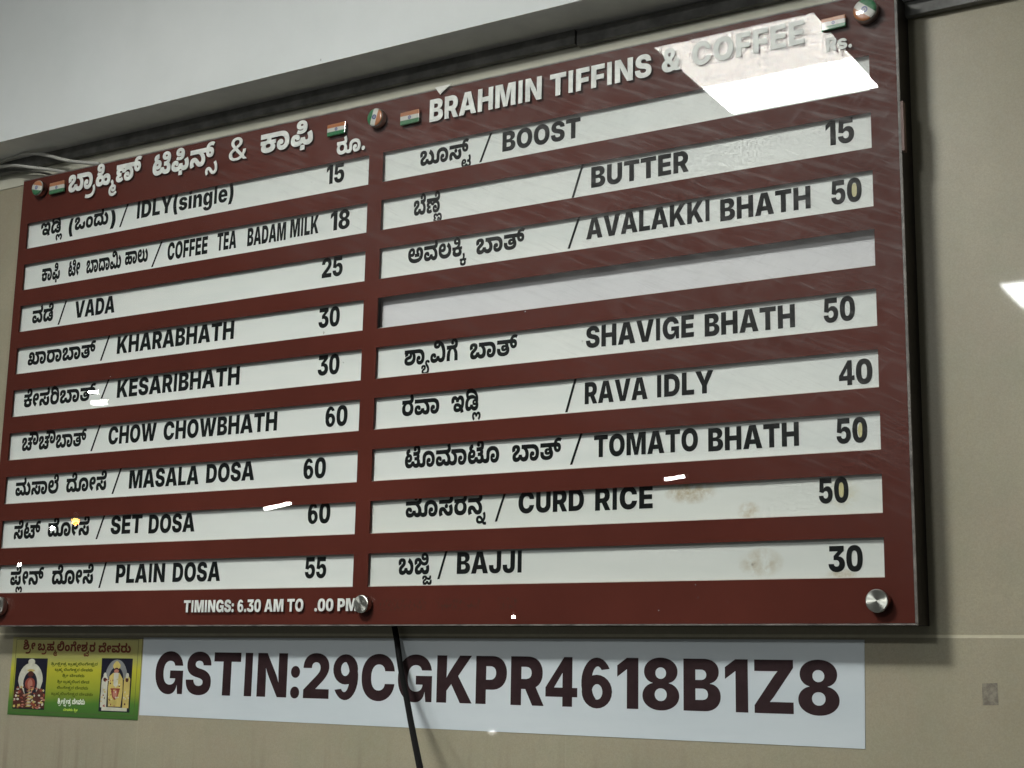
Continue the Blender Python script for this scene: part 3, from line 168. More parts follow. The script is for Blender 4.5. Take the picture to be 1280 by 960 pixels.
 'k252': '243,-12;133,-12*;35,63*;35,121;35,153*;67,207*;140,245*;201,251;204,209;145,216*;73,247*;41,298*;41,331;41,370*;96,425*;190,452*;252,452;317,452*;407,432*;477,380*;513,333;416,328;444,369*;505,420*;581,444*;682,452*;751,452;795,452*;882,428*;955,374*;999,284*;999,219;999,158*;942,52*;815,-12*;708,-12;596,-12*;480,74*;480,149;480,196*;524,259*;598,291*;642,291;713,291*;784,235*;784,189;784,175*;780,150*;775,140;667,144;669,147*;669,152*;669,156;669,163*;659,176*;644,176;633,176*;616,164*;616,152;616,134*;653,114*;695,114;761,114*;821,171*;821,229;821,231;821,283*;751,357*;680,357;630,357*;562,317*;544,284;386,284;379,317*;328,357*;281,357;253,357*;222,339*;222,323;222,316*;227,304*;234,300;240,296*;259,293*;276,293;324,293;324,177;269,177;249,177*;231,173*;225,169;220,165*;215,155*;215,149;215,139*;235,121*;263,121;300,121*;350,142*;369,155;445,42;414,25*;354,0*;287,-12*|38,426;38,568;709,568;753,568*;802,577*;818,588;830,597*;842,623*;842,638;842,662*;812,697*;777,697;754,697*;718,671*;718,645;718,639*;719,627*;721,619;664,681;672,692*;696,701*;707,701;733,701*;770,673*;770,648;770,619*;730,589*;690,589;649,589*;605,635*;605,678;605,709*;642,770*;723,809*;788,809;858,809*;953,756*;1001,669*;1001,615;1001,558*;962,487*;931,465;915,455*;870,436*;799,426*;744,426',
 'k255': '235,-12;143,-12*;35,103*;35,209;35,265*;68,356*;136,428*;186,453;203,420;35,420;35,568;524,568;568,568*;618,577*;633,588;645,597*;657,623*;657,638;657,662*;628,697*;593,697;569,697*;534,671*;534,645;534,639*;535,627*;536,619;480,681;488,692*;512,701*;522,701;548,701*;585,673*;585,648;585,619*;546,589*;506,589;465,589*;420,635*;420,678;420,709*;458,770*;539,809*;604,809;674,809*;769,756*;817,669*;817,615;817,558*;777,487*;746,465;731,454*;692,437*;666,431;683,454;728,429*;787,355*;817,264*;817,210;817,103*;706,-12*;613,-12;557,-12*;478,15*;418,67*;390,105;472,112;432,65*;364,10*;289,-12*|276,141;307,141*;344,190*;347,233;506,233;508,183*;551,141*;577,141;606,141*;639,183*;639,229;639,264*;613,333*;562,388*;485,420*;434,420;416,420;368,420*;292,389*;240,335*;213,265*;213,226;213,183*;245,141*',
 'k258': '260,-12;185,-12*;83,35*;30,122*;30,181;30,234*;78,311*;162,352*;218,352;298,352*;371,288*;371,236;371,220*;363,185*;357,174;240,180;241,184*;242,193*;242,197;242,211*;228,226*;214,226;199,226*;180,206*;180,192;180,164*;230,137*;286,137;344,137*;400,185*;410,229;567,229;571,181*;612,141*;644,141;667,141*;691,158*;701,186*;701,203;701,238*;671,308*;651,337;808,401;844,350*;880,241*;880,182;880,114*;825,29*;732,-12*;675,-12;619,-12*;539,15*;479,67*;451,104;525,99;489,62*;415,12*;324,-12*|479,254;437,254*;392,296*;392,330;392,367*;439,409*;479,409;519,409*;566,367*;566,330;566,296*;520,254*|32,420;32,568;587,568;631,568*;681,577*;696,588;708,597*;720,623*;720,638;720,662*;690,697*;655,697;632,697*;596,671*;596,645;596,639*;597,627*;599,619;542,681;550,692*;575,701*;585,701;611,701*;648,673*;648,648;648,619*;608,589*;568,589;527,589*;483,635*;483,678;483,709*;520,770*;601,809*;666,809;737,809*;831,756*;880,669*;880,615;880,558*;840,487*;809,465;785,449*;720,429*;640,420*;593,420',
 'k260': '249,-12;181,-12*;91,32*;48,106*;48,152;48,191*;73,254*;142,316*;206,353;246,376*;272,405*;272,422;272,432*;264,445*;247,452*;233,452;211,452*;189,431*;189,414;189,404*;196,383*;201,373;51,321;39,342*;22,401*;22,430;22,475*;68,543*;164,580*;238,580;318,580*;409,535*;447,466*;447,431;447,391*;418,330*;350,273*;291,237;248,212*;226,186*;226,171;226,155*;251,137*;280,137;329,137*;380,190*;385,233;544,233;548,184*;599,141*;637,141;680,141*;730,190*;730,239;730,282*;692,356*;623,413*;576,431;645,536;721,505*;840,416*;908,298*;908,220;908,153*;857,48*;746,-12*;655,-12;605,-12*;526,12*;458,64*;426,106;501,103;457,51*;374,2*;291,-12*|524,420;524,568;617,568;660,568*;710,577*;725,588;737,597*;749,623*;749,638;749,662*;720,697*;685,697;661,697*;626,671*;626,645;626,639*;627,627*;628,619;572,681;580,692*;604,701*;614,701;641,701*;677,673*;677,648;677,619*;638,589*;598,589;557,589*;512,635*;512,678;512,709*;550,770*;631,809*;696,809;766,809*;861,756*;909,669*;909,615;909,558*;869,487*;838,465;815,449*;749,429*;669,420*;622,420',
 'k265': '441,-12;307,-12*;124,72*;30,222*;30,320;30,402*;96,518*;213,580*;289,580;351,580*;435,535*;478,457*;478,408;478,353*;433,279*;347,242*;287,242;245,242*;175,266*;121,301*;105,317;130,437;138,423*;168,387*;214,362*;243,362;281,362*;319,389*;319,414;319,434*;297,456*;277,456;256,456*;218,428*;194,369*;194,321;194,272*;245,190*;354,143*;440,143;510,143*;612,176*;668,243*;668,293;668,342*;616,421*;563,443;659,551;717,521*;801,449*;846,353*;846,291;846,207*;765,69*;588,-12*|505,420;505,568;554,568;597,568*;647,577*;663,588;675,597*;687,623*;687,638;687,662*;657,697*;622,697;599,697*;563,671*;563,645;563,639*;564,627*;566,619;509,681;517,692*;541,701*;552,701;578,701*;614,673*;614,648;614,619*;575,589*;535,589;494,589*;450,635*;450,678;450,709*;487,770*;568,809*;633,809;703,809*;798,756*;846,669*;846,615;846,558*;806,487*;775,465;752,449*;687,429*;606,420*;559,420',
 'k270': '549,-12;493,-12*;412,17*;344,72*;308,110;289,131*;265,154*;248,163*;239,163;224,163*;208,142*;208,126;208,104*;228,59*;246,33;84,-25;59,9*;30,94*;30,134;30,187*;72,268*;158,315*;225,315;262,315*;325,295*;388,249*;425,210;450,185*;484,154*;516,141*;536,141;561,141*;587,172*;587,201;587,235*;557,308*;537,337;694,401;730,350*;765,239*;765,184;765,86*;651,-12*|421,258;382,258*;334,302*;334,335;334,371*;380,415*;421,415;460,415*;508,371*;508,335;508,301*;462,258*|32,420;32,568;473,568;516,568*;566,577*;582,588;594,597*;606,623*;606,638;606,662*;576,697*;541,697;518,697*;482,671*;482,645;482,639*;483,627*;485,619;428,681;436,692*;460,701*;471,701;497,701*;533,673*;533,648;533,619*;494,589*;454,589;413,589*;369,635*;369,678;369,709*;406,770*;487,809*;552,809;622,809*;717,756*;765,669*;765,615;765,558*;725,487*;695,465;671,449*;606,429*;525,420*;479,420',
 'k283': '260,-12;185,-12*;83,35*;30,122*;30,181;30,234*;78,311*;162,352*;218,352;298,352*;371,288*;371,236;371,220*;363,185*;357,174;240,180;241,184*;242,193*;242,197;242,211*;228,226*;214,226;199,226*;180,206*;180,191;180,164*;230,137*;286,137;344,137*;402,187*;410,233;567,233;569,183*;611,141*;641,141;673,141*;701,180*;701,213;701,242*;679,301*;637,355*;578,402*;541,420;734,450;776,420*;842,346*;880,253*;880,196;880,118*;823,27*;730,-12*;677,-12;620,-12*;540,15*;479,67*;451,104;525,99;489,62*;415,12*;324,-12*|32,420;32,568;587,568;631,568*;681,577*;696,588;708,597*;720,623*;720,638;720,662*;690,697*;655,697;632,697*;596,671*;596,645;596,639*;597,627*;599,619;542,681;550,692*;575,701*;585,701;611,701*;648,673*;648,648;648,619*;608,589*;568,589;527,589*;483,635*;483,678;483,709*;520,770*;601,809*;666,809;737,809*;831,756*;880,669*;880,615;880,558*;840,487*;809,465;785,449*;720,429*;640,420*;593,420|994,-12;907,-12*;782,60*;722,126;816,236;852,191*;921,141*;966,141;995,141*;1032,168*;1032,203;1032,225*;1030,262*;1027,300*;1027,321;1027,409*;1115,523*;1266,580*;1361,580;1463,580*;1609,525*;1700,432*;1744,316*;1744,255;1744,174*;1681,54*;1563,-12*;1480,-12;1407,-12*;1306,33*;1254,116*;1254,176;1254,216*;1288,283*;1351,323*;1395,323;1450,323*;1501,275*;1501,237;1501,204*;1465,165*;1428,165;1411,165*;1379,176*;1365,193;1383,221;1381,212*;1380,198*;1380,192;1380,170*;1413,127*;1457,127;1494,127*;1543,158*;1568,213*;1568,251;1568,301*;1522,382*;1432,429*;1368,429;1317,429*;1244,400*;1204,338*;1204,287;1204,270*;1205,234*;1206,195*;1206,171;1206,105*;1153,25*;1058,-12*',
 'k38': '375,-12;276,-12*;144,23*;66,86*;32,171*;32,222;32,233*;35,264*;39,282;210,261;209,257*;208,248*;208,243;208,224*;217,182*;249,145*;317,122*;375,122;419,122*;480,136*;518,160*;537,195*;537,218;537,231*;524,264*;515,272;512,276*;506,281*;503,284;489,293*;453,302*;436,302;412,302*;395,288*;395,279;395,269*;412,258*;429,258;445,258*;474,273*;492,303*;492,328;492,357*;469,396*;431,424*;406,435;541,490;588,458*;643,382*;643,333;643,329*;642,317*;641,312;609,288;591,257*;541,200*;464,163*;407,163;321,163*;251,228*;251,277;251,306*;280,358*;350,391*;409,391;447,391*;508,373*;542,352;547,351*;548,366*;551,382*;554,381;627,359*;694,260*;694,201;694,146*;649,65*;565,13*;447,-12*|33,420;33,568;408,568;454,568*;496,575*;507,582;516,587*;524,606*;524,620;524,644*;502,689*;478,717;610,795;661,732*;694,639*;694,594;694,560*;674,501*;652,479;622,447*;525,420*;448,420',
 'k40': '235,-12;143,-12*;35,103*;35,209;35,265*;68,356*;136,428*;186,453;203,420;35,420;35,568;530,568;577,568*;619,575*;630,582;639,587*;647,606*;647,620;647,644*;625,689*;600,717;732,795;784,732*;817,639*;817,594;817,560*;796,500*;775,479;764,468*;734,448*;697,433*;673,429;685,450;729,426*;788,354*;817,264*;817,210;817,103*;706,-12*;613,-12;557,-12*;478,15*;418,67*;390,105;472,112;432,65*;364,10*;289,-12*|276,141;307,141*;344,190*;347,233;506,233;508,183*;551,141*;577,141;606,141*;639,183*;639,229;639,264*;613,333*;562,388*;485,420*;434,420;416,420;368,420*;292,389*;240,335*;213,265*;213,226;213,183*;245,141*',
 'k42': '546,-12;492,-12*;412,16*;344,71*;308,110;289,131*;265,154*;248,163*;239,163;224,163*;208,142*;208,126;208,104*;228,59*;246,33;84,-25;59,9*;30,94*;30,134;30,187*;72,268*;158,315*;225,315;285,315*;380,266*;430,211;455,185*;489,154*;519,141*;536,141;559,141*;587,174*;587,213;587,251*;546,328*;475,396*;426,420;32,420;32,568;478,568;525,568*;567,575*;578,582;587,587*;595,606*;595,620;595,644*;573,689*;548,717;681,795;732,732*;765,639*;765,594;765,560*;744,501*;723,479;703,459*;646,432*;607,427;585,429;618,448;662,418*;728,344*;765,253*;765,197;765,93*;650,-12*',
 'k45': '660,-12;602,-12*;519,15*;456,67*;426,106;501,103;457,51*;374,2*;291,-12*;249,-12;181,-12*;91,32*;48,106*;48,152;48,191*;73,254*;142,316*;206,353;246,376*;272,405*;272,422;272,432*;264,445*;247,452*;233,452;211,452*;189,431*;189,414;189,404*;196,383*;201,373;51,321;39,342*;22,401*;22,430;22,475*;68,543*;164,580*;238,580;318,580*;409,535*;447,466*;447,431;447,391*;418,330*;350,273*;291,237;248,212*;226,186*;226,171;226,155*;251,137*;280,137;329,137*;380,190*;385,233;544,233;548,185*;595,141*;633,141;673,141*;720,191*;720,242;720,289*;676,358*;604,410*;560,433;653,582;720,550*;831,455*;899,325*;899,241;899,161*;843,48*;737,-12*',
 'k47': '260,-12;185,-12*;83,35*;30,122*;30,181;30,234*;78,311*;162,352*;218,352;298,352*;371,288*;371,236;371,220*;363,185*;357,174;240,180;241,184*;242,193*;242,197;242,211*;228,226*;214,226;199,226*;180,206*;180,191;180,164*;230,137*;286,137;344,137*;402,187*;410,233;567,233;569,183*;611,141*;641,141;673,141*;701,180*;701,213;701,242*;679,301*;637,355*;578,402*;541,420;733,448;777,418*;842,344*;880,253*;880,196;880,118*;823,27*;730,-12*;677,-12;620,-12*;540,15*;479,67*;451,104;525,99;489,62*;415,12*;324,-12*|32,420;32,568;593,568;639,568*;681,575*;692,582;702,587*;710,606*;710,620;710,644*;687,689*;663,717;795,795;846,732*;880,639*;880,594;880,560*;859,501*;837,479;807,447*;710,420*;633,420|1004,-12;919,-12*;789,59*;726,131;815,238;852,193*;926,141*;978,141;1025,141*;1079,193*;1079,242;1079,289*;1035,358*;963,410*;919,433;1012,582;1079,550*;1190,455*;1257,325*;1257,241;1257,164*;1202,49*;1089,-12*',
 'k49': '358,-12;254,-12*;110,48*;35,163*;35,243;35,291*;66,370*;130,428*;181,445;203,420;35,420;35,568;394,568;441,568*;483,575*;494,582;503,587*;511,606*;511,620;511,644*;489,689*;464,717;596,795;648,732*;681,639*;681,594;681,559*;660,502*;640,480;624,464*;576,437*;541,429;568,450;607,428*;657,364*;681,289*;681,245;681,164*;607,49*;463,-12*|359,143;407,143*;470,178*;502,238*;502,278;502,321*;468,384*;404,420*;359,420;311,420*;246,382*;213,318*;213,278;213,211*;291,143*',
 'k51': '429,-12;302,-12*;123,72*;30,222*;30,320;30,402*;96,518*;213,580*;289,580;351,580*;435,535*;478,457*;478,408;478,353*;433,279*;347,242*;287,242;245,242*;175,266*;121,301*;105,317;130,437;138,423*;168,387*;214,362*;243,362;281,362*;319,389*;319,414;319,434*;297,456*;277,456;256,456*;218,428*;194,369*;194,321;194,272*;244,190*;348,143*;427,143;489,143*;584,176*;638,243*;638,292;638,341*;585,405*;527,433;620,582;716,537*;818,388*;818,293;818,208*;738,69*;568,-12*',
 'k53': '260,-12;185,-12*;83,35*;30,122*;30,181;30,234*;78,311*;162,352*;218,352;298,352*;371,288*;371,236;371,220*;363,185*;357,174;240,180;241,184*;242,193*;242,197;242,211*;228,226*;214,226;199,226*;180,206*;180,191;180,164*;230,137*;286,137;344,137*;402,187*;410,233;567,233;569,183*;611,141*;641,141;673,141*;701,180*;701,213;701,242*;679,301*;637,355*;578,402*;541,420;733,448;777,418*;842,344*;880,253*;880,196;880,118*;823,27*;730,-12*;677,-12;620,-12*;540,15*;479,67*;451,104;525,99;489,62*;415,12*;324,-12*|32,420;32,568;593,568;639,568*;681,575*;692,582;702,587*;710,606*;710,620;710,644*;687,689*;663,717;795,795;846,732*;880,639*;880,594;880,560*;859,501*;837,479;807,447*;710,420*;633,420',
 'k54': '316,-12;231,-12*;102,27*;31,107*;31,169;31,217*;78,280*;174,323*;246,338;287,347*;328,363*;342,383*;342,396;342,409*;331,424*;312,431*;299,431;286,431*;265,424*;254,409*;254,397;254,391*;257,377*;260,370;84,318;76,333*;67,369*;67,384;67,418*;124,467*;228,495*;301,495;347,495*;433,466*;489,411*;489,372;489,329*;456,269*;377,229*;310,217;267,209*;223,196*;208,181*;208,170;208,160*;226,144*;273,135*;317,135;384,135*;479,170*;531,234*;531,280;531,332*;499,399*;453,441*;430,455;433,486;533,512;598,485*;675,406*;707,318*;707,275;707,189*;625,59*;452,-12*|32,420;32,568;423,568;470,568*;511,575*;522,582;532,587*;540,606*;540,620;540,644*;518,689*;493,717;625,795;676,732*;710,639*;710,594;710,560*;689,501*;667,479;647,458*;591,432*;515,420*;463,420;376,420;302,442;213,420',
 'k56': '549,-12;493,-12*;412,17*;344,72*;308,110;289,131*;265,154*;248,163*;239,163;224,163*;208,142*;208,126;208,104*;228,59*;246,33;84,-25;59,9*;30,94*;30,134;30,187*;72,268*;158,315*;225,315;262,315*;325,295*;388,249*;425,210;450,185*;484,154*;516,141*;536,141;561,141*;587,172*;587,201;587,235*;557,308*;537,337;694,401;730,350*;765,239*;765,184;765,86*;651,-12*|421,258;382,258*;334,302*;334,335;334,371*;380,415*;421,415;460,415*;508,371*;508,335;508,301*;462,258*|32,420;32,568;479,568;525,568*;567,575*;578,582;587,587*;595,606*;595,620;595,644*;573,689*;549,717;681,795;732,732*;765,639*;765,594;765,560*;745,501*;723,479;693,447*;596,420*;519,420',
 'k57': '264,-12;148,-12*;31,92*;31,182;31,268*;146,375*;255,375;300,375*;360,352*;401,317*;414,297;375,275;377,281*;379,298*;379,304;379,324*;368,366*;338,403*;284,426*;241,426;442,451;462,444*;502,412*;528,363*;528,333;528,318*;522,289*;515,271;494,310;506,326*;546,355*;610,375*;656,375;756,375*;869,269*;869,175;869,91*;754,-12*;630,-12;579,-12*;503,10*;447,48*;426,73;472,74;452,50*;400,11*;322,-12*|286,126;325,126*;365,156*;365,181;365,209*;324,237*;287,237;260,237*;224,224*;208,199*;208,182;208,154*;250,126*|612,126;652,126*;692,155*;692,180;692,199*;675,224*;641,237*;615,237;573,237*;535,205*;535,182;535,154*;576,126*|32,420;32,568;582,568;629,568*;670,575*;681,582;691,587*;699,606*;699,620;699,644*;677,689*;652,717;784,795;835,732*;869,639*;869,594;869,560*;848,501*;826,479;796,447*;699,420*;622,420',
 'k6': '315,-12;229,-12*;101,48*;29,166*;29,251;29,328*;95,447*;223,515*;317,515;413,515*;539,445*;604,326*;604,251;604,170*;536,52*;407,-12*|314,132;372,132*;426,201*;426,253;426,310*;369,374*;318,374;280,374*;231,342*;206,288*;206,254;206,198*;264,132*',
 'k60': '500,259;500,175*;434,53*;316,-12*;236,-12;163,-12*;63,33*;10,116*;10,176;10,216*;44,283*;107,323*;151,323;206,323*;257,275*;257,237;257,204*;221,165*;184,165;167,165*;135,176*;121,193;139,221;137,212*;136,198*;136,192;136,170*;169,127*;212,127;249,127*;299,159*;325,216*;325,254;325,295*;299,357*;274,375;256,391*;210,410*;140,420*;83,420;-272,420;-272,568;106,568;187,568*;296,551*;371,518*;401,493;450,453*;500,333*',
 'k63': '91,-12;6,-12*;-124,59*;-188,131;-98,238;-61,193*;13,141*;65,141;112,141*;165,193*;165,242;165,289*;121,358*;49,410*;6,433;99,582;166,550*;277,455*;344,325*;344,241;344,164*;288,49*;176,-12*',
 'k64': '80,-12;-7,-12*;-132,60*;-192,126;-98,236;-61,191*;8,141*;52,141;81,141*;118,168*;118,203;118,225*;116,262*;113,300*;113,321;113,409*;201,523*;352,580*;447,580;550,580*;695,525*;787,432*;830,316*;830,255;830,174*;767,54*;649,-12*;566,-12;493,-12*;392,33*;340,116*;340,176;340,216*;374,283*;437,323*;482,323;536,323*;587,275*;587,237;587,204*;552,165*;514,165;497,165*;465,176*;451,193;469,221;468,212*;466,198*;466,192;466,170*;500,127*;544,127;580,127*;629,158*;655,213*;655,251;655,301*;608,382*;519,429*;454,429;403,429*;330,400*;290,338*;290,287;290,270*;291,234*;292,195*;292,171;292,105*;240,25*;145,-12*',
 'k72': '26,575;26,540*;3,487*;-15,470;-45,439*;-124,420*;-182,420;-270,420;-270,568;-215,568;-186,568*;-157,573*;-149,580;-144,584*;-138,597*;-138,606;-138,625*;-159,663*;-174,678;-9,689;7,666*;26,603*|505,481;505,397*;439,276*;321,210*;241,210;168,210*;67,255*;15,339*;15,398;15,438*;48,505*;112,545*;156,545;210,545*;262,497*;262,460;262,426*;226,387*;189,387;172,387*;140,398*;125,415;144,443;142,434*;141,419*;141,414;141,392*;174,350*;217,350;254,350*;304,381*;329,438*;329,476;329,517*;303,579*;279,597;261,613*;214,633*;143,643*;87,643;-319,643;-319,789;112,789;194,789*;302,773*;375,740*;405,715;454,675*;505,555*',
 'k74': '486,409;486,355*;442,280*;356,242*;294,242;226,242*;137,289*;109,317;130,437;139,423*;168,387*;214,362*;243,362;281,362*;319,390*;319,415;319,434*;297,456*;277,456;256,456*;218,430*;195,379*;195,342;195,306;195,264*;235,200*;303,148*;346,124;251,-12;183,24*;82,117*;27,241*;27,321;27,402*;91,518*;207,580*;282,580;348,580*;439,536*;486,459*',
 'k9': '497,143;596,143*;732,178*;804,264*;804,341;804,370*;788,419*;756,449*;733,449;716,449*;692,427*;692,406;692,390*;708,363*;736,345*;752,339;752,216;460,216;460,347;574,347;564,360*;548,385*;539,417*;539,438;539,477*;577,541*;660,580*;727,580;812,580*;925,512*;982,402*;982,338;982,214*;864,60*;646,-12*;495,-12;339,-12*;131,72*;28,225*;28,326;28,406*;94,519*;209,580*;284,580;344,580*;425,533*;466,455*;466,408;466,351*;419,278*;333,242*;272,242;238,242*;173,266*;119,301*;103,317;128,437;136,424*;166,389*;212,362*;242,362;280,362*;318,390*;318,414;318,434*;296,456*;276,456;241,456*;195,392*;195,327;195,303;195,276*;226,220*;295,172*;411,143*',
 'k96': '37,-378;-51,-378*;-137,-317*;-137,-267;-137,-242*;-116,-200*;-93,-182;-99,-192;-158,-193;-158,-102;9,-102;-8,-113;9,-94*;30,-52*;30,-25;30,-5*;19,43*;1,74;108,104;131,61*;142,4*;142,-17;142,-48*;123,-94*;108,-112;91,-102;236,-102;236,-193;173,-192;167,-180;193,-196*;215,-242*;215,-267;215,-314*;135,-378*|39,-282;75,-282*;106,-253*;106,-233;106,-210*;72,-184*;39,-184;5,-184*;-27,-211*;-27,-233;-27,-255*;5,-282*',
}
